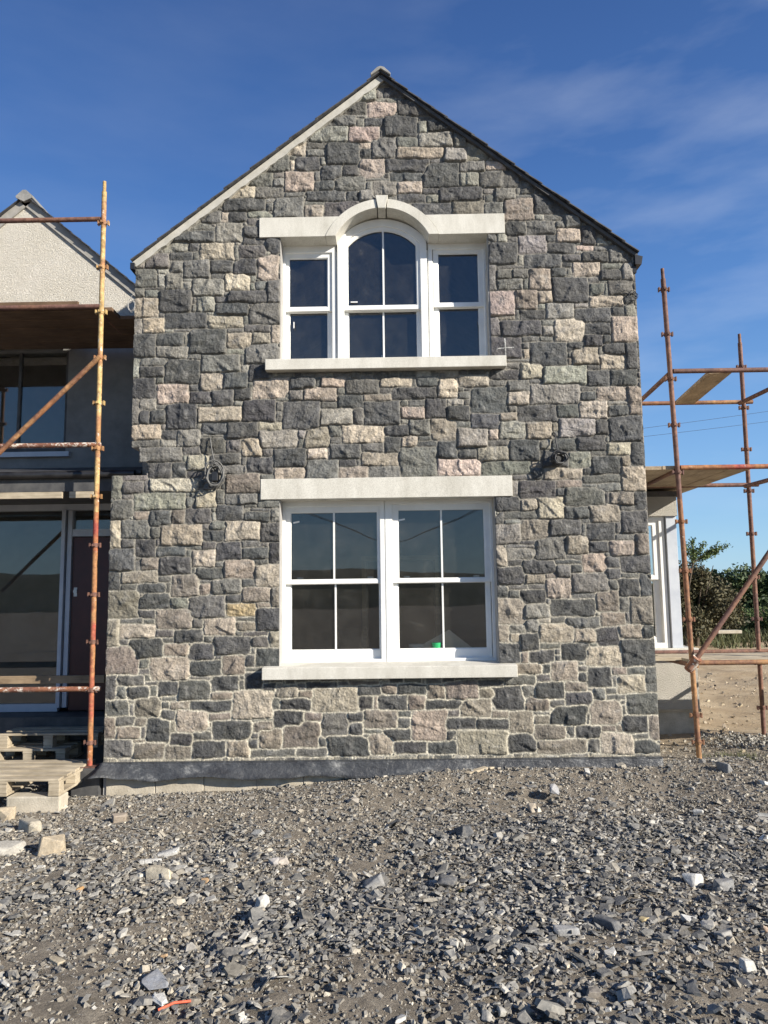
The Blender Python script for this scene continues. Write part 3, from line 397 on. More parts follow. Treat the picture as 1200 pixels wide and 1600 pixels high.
    flat = np.clip(hm[li]/.12, .35, 1)
    fac = np.zeros(X.shape)
    for k in range(4):
        ga, gb, gc = R.normal(0, .26, n), R.normal(0, .30, n), R.uniform(.001, .010, n)
        fac = np.minimum(fac, gc[li]+(X-cx[li])*ga[li]+(Z-cz[li])*gb[li]+.002*nz(.05, 60+k))
    fac = np.maximum(fac, -.016)
    H = prof*(lift[li]*(1.2-.65*low)*flat+.008*pil*flat+fac*flat*.9+((X-cx[li])*gx[li]+(Z-cz[li])*gz[li])*.5+.75*rock*flat*(.55+.45*pil))
    H = np.where(D > 0, np.maximum(H, .004*prof), 0)+.0012*vnoise(X, Z, .02, 31)*(D <= 0)
    # the joint is filled nearly flush and worn back towards the foot
    kinds = [r[4] for r in rects]; base = np.array([BASE[k] for k in kinds])*tone[:, None]
    tint = R.normal(1, .02, (n, 3)); base = base*tint
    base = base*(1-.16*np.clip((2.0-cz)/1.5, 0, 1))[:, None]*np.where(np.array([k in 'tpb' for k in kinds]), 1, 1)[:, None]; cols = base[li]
    st = np.clip(nz(.09, 44)*.9+nz(.03, 45)*.5+.1, 0, 1)[..., None]*.55          # darker weathered crust in patches
    cols = cols*(1-st)+(cols*.35+np.array([.07, .066, .055]))*st
    isd = np.array([k in 'd' for k in kinds])[li]
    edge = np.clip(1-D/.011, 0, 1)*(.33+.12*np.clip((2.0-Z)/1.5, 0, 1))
    mort = np.array([.54, .50, .405]); mort_top_shade = np.array([.235, .22, .19])  # upper joints' shade put into a darker mortar; lower joints are dry, lighter
    f = np.clip((2.2-Z)/1.6, 0, 1)[..., None]; mcol = mort_top_shade*(1-f)+mort*f
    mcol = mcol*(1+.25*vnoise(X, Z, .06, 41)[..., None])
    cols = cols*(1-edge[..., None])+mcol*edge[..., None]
    dust = np.clip(vnoise(X, Z, .05, 42)*1.6-.75, 0, 1)[..., None]*.5; cols = cols*(1-dust)+np.array([.33, .32, .30])*dust*.9+cols*dust*.1
    cols = np.where((D > 0)[..., None], cols, mcol)
    # splashed mortar along the foot and chalk cross beside the upper window
    foot = np.clip((ZB+.035+.02*vnoise(X, Z, .09, 43)-Z)/.03, 0, 1)[..., None]; cols = cols*(1-foot*.8)+np.array([.40, .36, .28])*foot*.8
    q = P(789, 545); cr = ((np.abs(X-q.x) < .005) & (np.abs(Z-q.z) < .10)) | ((np.abs(Z-q.z-.1*(X-q.x)) < .005) & (np.abs(X-q.x) < .085))
    cols = np.where((cr & (D > 0))[..., None], np.array([.5, .5, .48]), cols)
    # keep only the stonework: cut openings, dressed stones, verge, corner notch above the pier
    def box(x0, x1, z0, z1, m=.004): return (X > x0+m) & (X < x1-m) & (Z > z0+m) & (Z < z1-m)
    keep = Z < zroof(X)+.02
    keep &= ~box(LOW['x0'], LOW['x1'], LS[2], LL[3], 0) & ~box(UP['x0'], UP['x1'], US[2], UL[3], 0) & ~box(*LL) & ~box(*LS) & ~box(*US) & ~box(*UL) & ~(np.hypot(X-ACX, Z-ACZ) < ARO-.004)
    zt = P(200, 743).z
    keep &= ~((X < XL) & (Z > zt)) & ~((X < P(229, 730).x) & (Z > zt) & (Z < P(229, 723).z)) & ~((X < P(217, 715).x) & (Z > zt) & (Z < P(217, 699).z))
    edgex = (np.abs(X-LOW['x0']) < .02) | (np.abs(X-LOW['x1']) < .02) | (np.abs(X-XR) < .012)
    Y = -H
    Y = np.where((X > XR-.008), np.maximum(Y, -.006), Y)
    idx = -np.ones(X.shape, np.int64)
    cell = keep[:-1, :-1] & keep[1:, :-1] & keep[1:, 1:] & keep[:-1, 1:]
    used = np.zeros(X.shape, bool); used[:-1, :-1] |= cell; used[1:, :-1] |= cell; used[1:, 1:] |= cell; used[:-1, 1:] |= cell
    idx[used] = np.arange(used.sum())
    V = np.stack([X[used], Y[used], Z[used]], 1)
    Fc = np.stack([idx[:-1, :-1][cell], idx[1:, :-1][cell], idx[1:, 1:][cell], idx[:-1, 1:][cell]], 1)
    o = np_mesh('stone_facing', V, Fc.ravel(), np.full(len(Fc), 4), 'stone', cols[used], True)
    o.parent = parent
    return o

house = thing('stone_house', 'gabled house front faced in grey and tan rubble stone with white sash windows', 'house')
build_stonework(house)
# core of the wall (reveals and returns)
core = MB(); t0, t1 = .004, .32
nz0, nz1 = P(200, 743).z-.01, P(217, 699).z; nx = P(230, 730).x
core.prism([(XL, -.3), (LOW['x0'], -.3), (LOW['x0'], ZE-.05), (XL, ZE-.05), (XL, nz1), (nx, nz1), (nx, nz0), (XL, nz0)], t0, t1)
core.box(LOW['x1'], XR, t0, t1, -.3, ZE-.05)
core.box(LOW['x0'], LOW['x1'], t0+.002, t1, -.3, LS[2]+.01).box(LOW['x0'], LOW['x1'], t0+.002, t1, LL[3]-.01, US[2]+.01)
core.box(LOW['x0'], UP['x0'], t0+.001, t1-.002, US[2], UL[3]) if UP['x0'] > LOW['x0'] else None
zg = AZO-.01
core.prism([(XL+.02, ZE-.05), (UP['x0'], ZE-.05), (UP['x0'], UL[2]+.02), (ACX-ASP-.05, UL[2]+.02), (ACX-ASP-.05, zg), (ACX+ASP+.05, zg), (ACX+ASP+.05, UL[2]+.02), (UP['x1'], UL[2]+.02), (UP['x1'], ZE-.05), (XR-.02, ZE-.05), (XR-.02, ZE-.0), (XA, ZA-.02), (XL+.02, ZE-.0)], t0+.003, t1)
core.box(XP, XL, t0, t1, -.35, P(200, 743).z-.01)
core.build('wall_core', 'grey_plaster', house)
MB().box(XL, XL+.25, t1, 5.5, -.3, ZE-.05).build('side_wall', 'roughcastgrey', house)
sd = MB(); sd.box(XR-.25, XR, t1, 1.7, -.3, ZE-.05).box(XR-.25, XR, 3.2, 5.5, -.3, ZE-.05).box(XR-.25, XR, 1.7, 3.2, -.3, .85).box(XR-.25, XR, 1.7, 3.2, 2.4, ZE-.05)
sd.build('side_wall', 'roughcastgrey', house)
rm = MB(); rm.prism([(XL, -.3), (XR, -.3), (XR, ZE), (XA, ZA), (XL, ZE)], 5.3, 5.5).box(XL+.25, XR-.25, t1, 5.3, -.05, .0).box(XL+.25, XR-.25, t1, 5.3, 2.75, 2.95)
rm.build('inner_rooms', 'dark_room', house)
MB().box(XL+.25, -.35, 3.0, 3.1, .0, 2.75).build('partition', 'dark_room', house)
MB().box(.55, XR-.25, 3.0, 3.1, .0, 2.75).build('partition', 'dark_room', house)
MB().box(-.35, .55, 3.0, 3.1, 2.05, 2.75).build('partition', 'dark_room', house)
MB().ring([(-.42, .0), (.62, .0), (.62, 2.12), (-.42, 2.12)], [(-.36, .0), (.56, .0), (.56, 2.05), (-.36, 2.05)], 2.97, 2.999).build('door_lining', 'wood', house)
# footing under the membrane
ft = MB(); x = XP+.03
while x < XR-.05:
    w = random.uniform(.4, .5); x2 = min(x+w, XR-.02); ft.box(x, x2-.006, .0-random.uniform(0, .012), .3, -.4, ZB-.06); x = x2
ft.build('footing', 'concrete', house, bevel=.006)

def stonebox(name, x0, x1, z0, z1, y0, y1=.2, mat='granite'):
    return MB().box(x0, x1, y0, y1, z0, z1).build(name, mat, house, bevel=.004)
stonebox('lintel', LL[0], LL[1], LL[2], LL[3], -.032, .18)
al = math.asin((ARO**2-(UL[2]-ACZ)**2)**.5/ARO)
def arcpts(R_, a0, a1, n): return [(ACX+R_*math.sin(a), ACZ+R_*math.cos(a)) for a in np.linspace(a0, a1, n)]
xo = (ARO**2-(UL[2]-ACZ)**2)**.5; ao = math.acos((UL[3]-ACZ)/ARO)
lft = [(UL[0], UL[2]), (ACX-xo-.003, UL[2])]+[(x-.003, z) for x, z in arcpts(ARO, -al, -ao, 8)]+[(UL[0], UL[3])]
MB().prism(lft, -.030, .18).build('lintel', 'granite', house, bevel=.003)
rgt = [(ACX+xo+.003, UL[2]), (UL[1], UL[2]), (UL[1], UL[3])]+[(x+.003, z) for x, z in arcpts(ARO, ao, al, 8)]
MB().prism(rgt, -.030, .18).build('lintel', 'granite', house, bevel=.003)
ai = math.asin(ASP/ARI); kw = .095
for a0, a1 in ((-1, -kw), (kw, 1)):
    ou = arcpts(ARO, al*a0 if abs(a0) == 1 else a0, al*a1 if abs(a1) == 1 else a1, 22); inn = arcpts(ARI, ai*a0 if abs(a0) == 1 else a0, ai*a1 if abs(a1) == 1 else a1, 22)
    MB().ring(ou, inn, -.036, .18, close=False).build('arch', 'granite', house, bevel=.002)
k0 = .9*kw
MB().prism([(ACX+(ARI-.004)*math.sin(-k0*.85), AZI-.012), (ACX+(ARI-.004)*math.sin(k0*.85), AZI-.012), (ACX+(ARO+.035)*math.sin(k0*1.12), AZO+.03), (ACX-(ARO+.035)*math.sin(k0*1.12), AZO+.03)], -.052, .16).build('keystone', 'granite', house, bevel=.003)
for S_, yy in ((LS, -.105), (US, -.105)):
    m_ = MB(); x0, x1, z0, z1 = S_
    m_.add([(x0, yy, z0), (x1, yy, z0), (x0, yy, z1), (x1, yy, z1), (x0, .26, z0), (x1, .26, z0), (x0, .26, z1+.028), (x1, .26, z1+.028)], [(0, 1, 3, 2), (2, 3, 7, 6), (4, 6, 7, 5), (0, 4, 5, 1), (0, 2, 6, 4), (1, 5, 7, 3)])
    m_.build('sill', 'granite', house, bevel=.005)

# ---- sash windows
def rect(x0, x1, z0, z1): return [(x0, z0), (x1, z0), (x1, z1), (x0, z1)]
def sash(win, x0, x1, z0, z1, y0, wl, wr, wb, wt, bars, name='sash', th=.045, arch=None, mat='upvc'):
    m_ = MB()
    if arch is None:
        m_.ring(rect(x0, x1, z0, z1), rect(x0+wl, x1-wr, z0+wb, z1-wt), y0, y0+th)
        m_.ring(rect(x0+wl-.012, x1-wr+.012, z0+wb-.012, z1-wt+.012), rect(x0+wl+.008, x1-wr-.008, z0+wb+.008, z1-wt-.008), y0+.008, y0+.02)
    else:
        cxz, r = arch; zs_ = z1                       # z1 = spring height of the inner arc
        w = (x1-x0)/2-wl; cxx = (x0+x1)/2
        def prof(dx, dr, zb):
            ww = w+dx; rr = r+dr; a = math.asin(min(1, ww/rr)); c = cxz
            return [(cxx-ww, zb), (cxx+ww, zb)]+[(cxx+rr*math.sin(t), c+rr*math.cos(t)) for t in np.linspace(a, -a, 25)]
        m_.ring(prof(wl, wl, z0), prof(0, 0, z0+wb), y0, y0+th)
        m_.ring(prof(.012, .012, z0+wb-.012), prof(-.008, -.008, z0+wb+.008), y0+.008, y0+.02)
    o = m_.build(name, mat, win, bevel=.003)
    gx0, gx1, gz0 = x0+wl, x1-wr, z0+wb; g_ = MB()
    if arch is None: g_.box(gx0-.005, gx1+.005, y0+.024, y0+.030, gz0-.005, z1-wt+.005)
    else: g_.prism(prof(.005, .005, z0+wb-.005), y0+.024, y0+.030)
    g_.build('pane', 'glass', o)
    for bx in bars:
        top = z1-wt if arch is None else arch[0]+arch[1]
        MB().box(bx-.0085, bx+.0085, y0+.006, y0+.0235, gz0, top-.002).build('glazing_bar', mat, o)
    return o
# lower pair
wl_ = thing('window', '', '', (0, 0, 0)); del_ = None
for k in ('label', 'category'):
    if k in wl_: del wl_[k]
wl_.parent = house; wl_.name = 'window'
YW = .175
def pz(y, Y=YW, x=600): return P(x, y, Y).z
def px_(x, Y=YW, y=800): return P(x, y, Y).x
X0, X1 = px_(438.5, YW, 900), px_(774, YW, 900); Z0, Z1 = LS[3]+.012, LL[2]+.012
xm0, xm1 = px_(592.5, YW, 900), px_(614, YW, 900); xmm = px_(602, YW, 900)
fr = MB()
fr.ring(rect(X0, xmm-.003, Z0, Z1), rect(px_(446, YW, 900), xm0+.012, Z0+.035, pz(790)), YW, YW+.10)
fr.ring(rect(xmm+.003, X1, Z0, Z1), rect(xm1+.0, px_(768, YW, 900), Z0+.035, pz(788)), YW, YW+.10)
fr.box(xmm-.012, xmm+.012, YW+.012, YW+.09, Z0+.01, Z1-.01)
fr.build('frame', 'upvc', wl_, bevel=.004)
zr = pz(905, YW+.02)
for (a, b_, gl, gr, bx, yt, yb) in ((446, 597, 454, 590.5, 522, 799, 902), (613, 768, 622, 757.5, 690, 797, 899.5)):
    x0, x1 = px_(a, YW+.03, 850), px_(b_, YW+.03, 850); g0, g1 = px_(gl, YW+.03, 850), px_(gr, YW+.03, 850)
    sash(wl_, x0, x1, zr-.038, Z1-.03, YW+.018, g0-x0, x1-g1, .038, Z1-.03-pz(yt, YW+.03), [px_(bx, YW+.03, 850)])
    x0, x1 = px_(a, YW+.05, 960), px_(b_, YW+.05, 960); g0, g1 = px_(gl, YW+.05, 960), px_(gr+3.5, YW+.05, 960)
    sash(wl_, x0+.002, x1-.002, Z0+.03, zr+.01, YW+.052, g0-x0, x1-g1, pz(1015, YW+.05)-Z0-.03, .045, [px_(bx+2.5, YW+.05, 960)])
    for hx in (g0+.09, g1-.09): MB().box(hx-.03, hx+.03, YW+.066, YW+.085, zr+.011, zr+.03).build('sash_lock', 'steel', wl_, bevel=.004)
# upper triple
wu = bpy.data.objects.new('window', None); COL.objects.link(wu); wu.parent = house
wu['label'] = 'three light upper window with arched centre light'; wl_['label'] = 'paired lower sash window with square heads'
Z0u = US[3]+.012; zmu = pz(481, YW+.03)
def arc2(cxx, c, r, w, zb, n=25):
    a = math.asin(min(1, w/r)); return [(cxx-w, zb), (cxx+w, zb)]+[(cxx+r*math.sin(t), c+r*math.cos(t)) for t in np.linspace(a, -a, n)]
fu = MB(); XU0, XU1 = px_(439.5, YW, 480), px_(763, YW, 480)
xa, xb, xc, xd = px_(525, YW, 480), px_(527.5, YW, 480), px_(668, YW, 480), px_(670.5, YW, 480)
hs = UL[2]+.01
fu.ring(rect(XU0, xa, Z0u, hs), rect(px_(446, YW, 480), px_(519, YW, 480), Z0u+.03, pz(393)), YW, YW+.09)
fu.ring(rect(xd, XU1, Z0u, hs), rect(px_(677, YW, 480), px_(757, YW, 480), Z0u+.03, pz(391)), YW, YW+.09)
ccx = (xb+xc)/2; wc = (xc-xb)/2; gw = px_(653.5, YW, 480)-px_(544.5, YW, 480); gr_ = pz(360)-pz(384); rin = ((gw/2)**2+gr_**2)/(2*gr_); ccz = pz(360)-rin
rout = rin+(wc-gw/2)
apx = ccz+rout+.02
fu.ring(arc2(ccx, ccz, rout+.01, wc, Z0u), arc2(ccx, ccz, rin+.035, gw/2+.035, Z0u+.03), YW-.02, YW+.09)
fu.box(xa-.001, xb+.004, YW+.02, YW+.08, Z0u, hs).box(xc-.004, xd+.001, YW+.02, YW+.08, Z0u, hs)
fu.build('frame', 'upvc', wu, bevel=.004)
# packing above the arched frame, inside the stone arch
rot1 = lambda a: a[1:]+a[:1]
MB().ring(rot1(arc2(ccx, ccz, rout+.075, wc+.02, UL[2]-.05)), rot1(arc2(ccx, ccz, rout+.006, wc-.004, UL[2]-.05)), YW+.005, YW+.08, close=False).build('frame', 'grey_plaster', wu)
for (a, b_, gl, gr, yt, yb) in ((446, 519, 451.5, 512.5, 402, 474), (677, 757, 684.5, 748.5, 398.5, 470)):
    x0, x1 = px_(a, YW+.03, 450), px_(b_, YW+.03, 450); g0, g1 = px_(gl, YW+.03, 450), px_(gr, YW+.03, 450)
    zc = pz(480.5 if a < 600 else 477.5, YW+.03)
    sash(wu, x0, x1, zc-.03, hs-.02, YW+.018, g0-x0, x1-g1, .042, hs-.02-pz(yt, YW+.03), [])
    sash(wu, x0+.002, x1-.002, Z0u+.02, zc+.008, YW+.052, g0-x0, x1-g1, pz(560, YW+.05)-Z0u-.018, .035, [])
g0, g1 = ccx-gw/2, ccx+gw/2
sash(wu, g0-.045, g1+.045, zmu-.03, ccz, YW-.002, .045, .045, .042, 0, [px_(599, YW, 420)], arch=(ccz, rin))
sash(wu, g0-.043, g1+.043, Z0u+.02, zmu+.008, YW+.045, .045, .045, pz(560, YW+.05)-Z0u-.018, .035, [px_(599.5, YW+.05, 520)])
MB().box(g0+.03, g0+.10, YW+.005, YW+.0065, zmu+.05, zmu+.062).build('sticker', 'white', wu)
for sx, sy, w_ in ((459, 508, 2), (758-10, 503, 2), (457, 753/1, 0)):
    if w_: q = P(sx, sy, YW+.03); MB().box(q.x-.004, q.x+.006, YW+.035, YW+.037, q.z-.03, q.z+.035).build('sticker', 'white', wu)
for sx, sy in ((462, 816), (627, 812)):
    q = P(sx, sy, YW+.03); MB().bar((q.x-.025, YW+.040, q.z-.006), (q.x+.035, YW+.040, q.z+.006), .002, .016).build('sticker', 'white', wl_)

# ---- roof of the gable
def roof_side(mb, xe, ze, xr, zr_, y0, y1, n, th=.009, lap=.03):
    sl = Vector((xr-xe, 0, zr_-ze)); Ls = sl.length; u = sl/Ls; nrm = Vector((-u.z, 0, u.x)) if u.x > 0 else Vector((u.z, 0, -u.x))
    if nrm.z < 0: nrm = -nrm
    rg = random.Random(int(abs(xe)*100))
    for i in range(n):
        a = i/n*Ls; b_ = (i+1)/n*Ls+lap
        off0 = .010; off1 = .0; yy = y0-rg.uniform(0, .022)
        c0 = Vector((xe, 0, ze))+u*a+nrm*off0; c1 = Vector((xe, 0, ze))+u*b_+nrm*off1
        vs = []
        for y in (yy, y1):
            for c, t in ((c0, 0), (c1, 0), (c1, th), (c0, th)):
                q = c+nrm*t; vs.append((q.x, y, q.z))
        mb.add(vs, [(0, 1, 2, 3), (4, 7, 6, 5), (0, 4, 5, 1), (1, 5, 6, 2), (2, 6, 7, 3), (3, 7, 4, 0)])
OV = .055
xeL, zeL = XL-.022, ZE-.01; xeR, zeR = XR+.018, ZE-.015; zrg = ZA+.022
rf = MB(); roof_side(rf, xeL, zeL+.012, XA, zrg, -OV-.02, 5.6, 19); roof_side(rf, xeR, zeR+.012, XA, zrg, -OV-.02, 5.6, 19)
roof = rf.build('roof', 'slate', house)
# mortar fillet under the left verge, narrow board under the right one, shade put into its dark colour
for xe, ze, nm, y0_, wd_ in ((XL-.02, ZE+.0, 'soffit', -.047, .058), (xeR, zeR, 'darkboard', -OV, .026)):
    a = Vector((xe, 0, ze)); b_ = Vector((XA, 0, zrg-.012)); u = (b_-a).normalized(); n_ = Vector((-u.z, 0, u.x)); n_ = n_ if n_.z > 0 else -n_
    vs = []; rg = random.Random(3); K = 60
    top = [a.lerp(b_, k/K)+n_*.004 for k in range(K+1)]; bot = [a.lerp(b_, k/K)-n_*(wd_*(1+(rg.uniform(-.12, .12) if nm == 'soffit' else 0))) for k in range(K+1)]
    poly = [(q.x, q.z) for q in bot]+[(q.x, q.z) for q in top[::-1]]
    m_ = MB()
    for k in range(K):
        m_.prism([(bot[k].x, bot[k].z), (bot[k+1].x, bot[k+1].z), (top[k+1].x, top[k+1].z), (top[k].x, top[k].z)], y0_, .3) if nm == 'soffit' else None
    if nm != 'soffit': m_.prism([(bot[0].x, bot[0].z), (bot[-1].x, bot[-1].z), (top[-1].x, top[-1].z), (top[0].x, top[0].z)], y0_, 5.5)
    m_.build('verge_board', nm, roof)
rd = MB(); ridge_poly = [(XA-.098, zrg-.048), (XA-.10, zrg-.028), (XA-.035, zrg+.036), (XA-.008, zrg+.046), (XA+.008, zrg+.046), (XA+.035, zrg+.036), (XA+.10, zrg-.028), (XA+.098, zrg-.048), (XA, zrg+.022)]
y = -OV-.05
while y < 5.5: rd.prism(ridge_poly, y, y+.44); y += .45
rd.build('ridge_tile', 'ridge', roof, bevel=.004)
# gutter ends at the eaves
for xg, s in ((xeR, 1),):
    g_ = MB(); g_.prism([(xg-.03, zeR-.10), (xg+.03, zeR-.10), (xg+.045, zeR-.02), (xg-.03, zeR+.0)], -.06, 5.5); g_.prism([(xg-.05, zeR-.17), (xg-.012, zeR-.17), (xg-.012, zeR-.1), (xg-.05, zeR-.1)], -.03, 5.4); g_.build('gutter', 'blackplastic', roof)
MB().box(xeL-.01, xeL+.03, -.08, 1.2, zeL-.07, zeL-.005).build('gutter', 'blackplastic', roof)

# ---- damp-proof membrane hanging at the foot
nx = 150; mv = []; mf = []
xs_ = np.linspace(XP-.02, XR+.01, nx)
for i, x in enumerate(xs_):
    drop = .128+.026*vnoise(x, 0., .42, 51)+.014*vnoise(x, 0., .13, 52)+(.03 if x < -2.2 else 0)*0
    fl = .038+.022*vnoise(x, 5., .5, 53)+.016*vnoise(x, 7., .11, 55)
    e = max(0, (-2.45-x)/.25)
    for j in range(7):
        t = j/6; mv.append((x-e*.05*t, -.030-.018*t-fl*t*t-e*.10*t*t, ZB+.008+.006*vnoise(x, 3., .2, 54)-drop*t-e*.0))
for i in range(nx-1):
    for j in range(6): a = i*7+j; mf.append((a, a+7, a+8, a+1))
o = MB().add(mv, mf, True).build('membrane', 'membrane', house); sm = o.modifiers.new('solid', 'SOLIDIFY'); sm.thickness = .004
MB().box(XP, XR, -.032, .004, ZB-.03, ZB+.012).build('membrane', 'membrane', house)

# ---- bay on the right side
YB = 1.68
bx1 = P(1096, 1100, YB).x; bxt = P(1071, 790, YB).x; bxp = P(1055.5, 900, YB).x
zs0, zs1 = P(1050, 1029, YB).z, P(1050, 1013, YB).z; zt0, zt1 = P(1050, 806, YB).z, P(1040, 776, YB).z; zb0 = P(1050, 1108, YB).z
MB().box(XR, bx1-.02, YB, YB+1.4, zb0, zs0).build('bay_wall', 'roughcastgrey', house)
MB().box(XR, bxp+.06, YB+.0, YB+1.4, zt0, zt1).build('bay_head', 'roughcastgrey', house)

MB().box(XR, bx1+.0, YB-.02, YB+1.42, zs0, zs1).build('sill', 'granite', house, bevel=.004)
MB().box(XR, bxp+.09, YB-.03, YB+1.43, zt1, zt1+.06).build('bay_roof', 'darkboard', house)
MB().box(XR, bx1-.03, YB+.01, YB+1.38, P(1050, 1148, YB).z-.15, zb0-.035).build('footing', 'concrete', house, bevel=.005)
MB().box(XR, bx1-.01, YB-.01, YB+1.38, zb0-.033, zb0).build('render_stop', 'wood', house)
MB().box(P(1046.5, 900, YB).x, P(1063, 900, YB).x, YB+.03, YB+.15, zs1, zt0).build('corner_post', 'bluegrey', house, bevel=.004)
wb = bpy.data.objects.new('window', None); COL.objects.link(wb); wb.parent = house; wb['label'] = 'narrow white bay window on the right flank'
x0, x1 = XR+.02, P(1045, 900, YB).x; yb_ = YB+.06
MB().ring(rect(x0, x1, zs1, zt0), rect(x0+.04, x1-.065, zs1+.06, zt0-.05), yb_, yb_+.1).build('frame', 'upvc', wb, bevel=.004)
zmm = P(1020, 903, YB+.1).z
sash(wb, x0+.04, x1-.06, zmm-.02, zt0-.045, yb_+.02, .08, .075, .05, .055, [])
sash(wb, x0+.04, x1-.06, zs1+.055, zmm+.02, yb_+.05, .08, .075, .07, .05, [])
MB().box(XR, bxp, YB+1.2, YB+1.25, zs1, zt0).build('bay_blind', 'white', house)

# ------------------------------------------------------------------ rendered wing on the left
wing = thing('rendered_house', 'cream roughcast gabled wing behind the scaffold left of the stone gable', 'house', (-3.5, 1.3, 0))
YG = 1.3
def W(px, py, Y=YG): return P(px, py, Y)
ap = W(42, 313); er = W(212, 452); sl_ = (ap.z-er.z)/(er.x-ap.x); xw1 = XL-.004
xw0 = ap.x-2.6
zlow = W(60, 545).z
gz_ = lambda x: ap.z-abs(x-ap.x)*sl_
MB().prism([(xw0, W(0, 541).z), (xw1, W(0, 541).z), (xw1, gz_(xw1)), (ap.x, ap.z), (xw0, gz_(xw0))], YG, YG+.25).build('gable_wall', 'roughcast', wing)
# wall below with the upper window opening
wx1 = W(105, 620).x; wz0, wz1 = W(60, 707).z, W(60, 548).z; z55 = W(0, 541).z; zc = P(100, 738, YG).z
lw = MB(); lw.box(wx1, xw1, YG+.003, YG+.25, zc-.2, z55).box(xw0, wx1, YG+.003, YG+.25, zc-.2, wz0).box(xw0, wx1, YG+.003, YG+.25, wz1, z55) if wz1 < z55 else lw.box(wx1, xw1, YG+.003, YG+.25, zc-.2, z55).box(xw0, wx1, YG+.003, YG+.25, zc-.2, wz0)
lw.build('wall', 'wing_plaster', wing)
ww = bpy.data.objects.new('window', None); COL.objects.link(ww); ww.parent = wing; ww.matrix_parent_inverse = parent_inv(wing)
ww['label'] = 'dark upper window under the scaffold boards'
def wingpart(mb, name, mat, par=None, **k):
    return mb.build(name, mat, par or wing, **k)
fx = MB(); fx.ring(rect(wx1-1.9, wx1, wz0, z55-.004), rect(wx1-1.85, wx1-.05, wz0+.06, z55-.06), YG+.06, YG+.13); o = wingpart(fx, 'frame', 'darkboard', ww)
wingpart(MB().box(wx1-1.86, wx1-.045, YG+.09, YG+.096, wz0+.05, z55-.05), 'pane', 'glass', ww)
wingpart(MB().box(W(23, 620).x, W(27, 620).x, YG+.07, YG+.12, wz0+.05, z55-.05), 'glazing_bar', 'darkboard', ww)
wingpart(MB().box(wx1-2.0, W(110, 710).x, YG-.05, YG+.1, W(60, 714.5).z, wz0), 'sill', 'bluegrey')
# roof of the wing
rw = MB(); roof_side(rw, xw1-.0, gz_(xw1)+.03, ap.x, ap.z+.03, YG-.05, YG+4, 16); roof_side(rw, xw0-.1, gz_(xw0-.1)+.03, ap.x, ap.z+.03, YG-.05, YG+4, 18)
wroof = wingpart(rw, 'roof', 'slate')
for xe in (xw1, xw0-.1):
    a = Vector((xe, 0, gz_(xe)+.02)); b_ = Vector((ap.x, 0, ap.z+.02)); u = (b_-a).normalized(); n_ = Vector((-u.z, 0, u.x)); n_ = n_ if n_.z > 0 else -n_
    vs = []
    for y in (YG-.022, YG+.1):
        for c, t in ((a, -.085), (b_, -.085), (b_, .012), (a, .012)):
            q = c+n_*t; vs.append((q.x, y, q.z))
    wingpart(MB().add(vs, [(0, 1, 2, 3), (4, 7, 6, 5), (0, 4, 5, 1), (1, 5, 6, 2), (2, 6, 7, 3), (3, 7, 4, 0)]), 'verge_board', 'wingboard', wroof)
rp = [(ap.x-.095, ap.z-.005), (ap.x-.10, ap.z+.02), (ap.x-.02, ap.z+.092), (ap.x+.02, ap.z+.092), (ap.x+.10, ap.z+.02), (ap.x+.095, ap.z-.005), (ap.x, ap.z-.05)]
rr_ = MB(); y = YG-.07
while y < YG+4: rr_.prism(rp, y, y+.44); y += .45
wingpart(rr_, 'ridge_tile', 'ridge', wroof)
# canopy over the porch
YC = .28
cz0, cz1 = P(80, 748, YC).z, P(80, 737, YC).z
cv = MB(); cv.tube([(xw0, YC-.02, cz0+.035), (P(212, 740, YC).x, YC-.02, cz0+.035)], .038, 12)
wingpart(cv, 'gutter', 'blackplastic')
wingpart(MB().prism([(YC, cz1), (YG+.02, cz1+.18), (YG+.02, cz1+.14), (YC, cz1-.03)], 0, 1) if False else MB().add([(xw0, YC, cz1), (xw1, YC, cz1), (xw0, YG, cz1+.22), (xw1, YG, cz1+.22), (xw0, YC, cz1-.03), (xw1, YC, cz1-.03), (xw0, YG, cz1+.19), (xw1, YG, cz1+.19)], [(0, 1, 3, 2), (4, 6, 7, 5), (0, 4, 5, 1), (2, 3, 7, 6), (0, 2, 6, 4), (1, 5, 7, 3)]), 'canopy_roof', 'slate')
wingpart(MB().box(xw0, XP-.01, YC+.01, YC+.03, P(80, 768, YC).z, cz0+.0), 'fascia', 'darkboard')
wingpart(MB().box(xw0, XP-.01, YC+.03, YG, P(80, 768, YC).z+.0, P(80, 768, YC).z+.02), 'soffit', 'darkboard')
wingpart(MB().box(xw0, P(97, 773, YC).x, YC-.01, YC+.03, P(50, 779, YC).z, P(50, 769, YC).z-.002), 'sunlit_strip', 'wood')  # sunlit strips of the beam made as pale pieces; post's shadow left as gap
wingpart(MB().box(P(109, 773, YC).x, P(146, 773, YC).x, YC-.01, YC+.03, P(50, 779, YC).z, P(50, 769, YC).z-.002), 'sunlit_strip', 'wood')
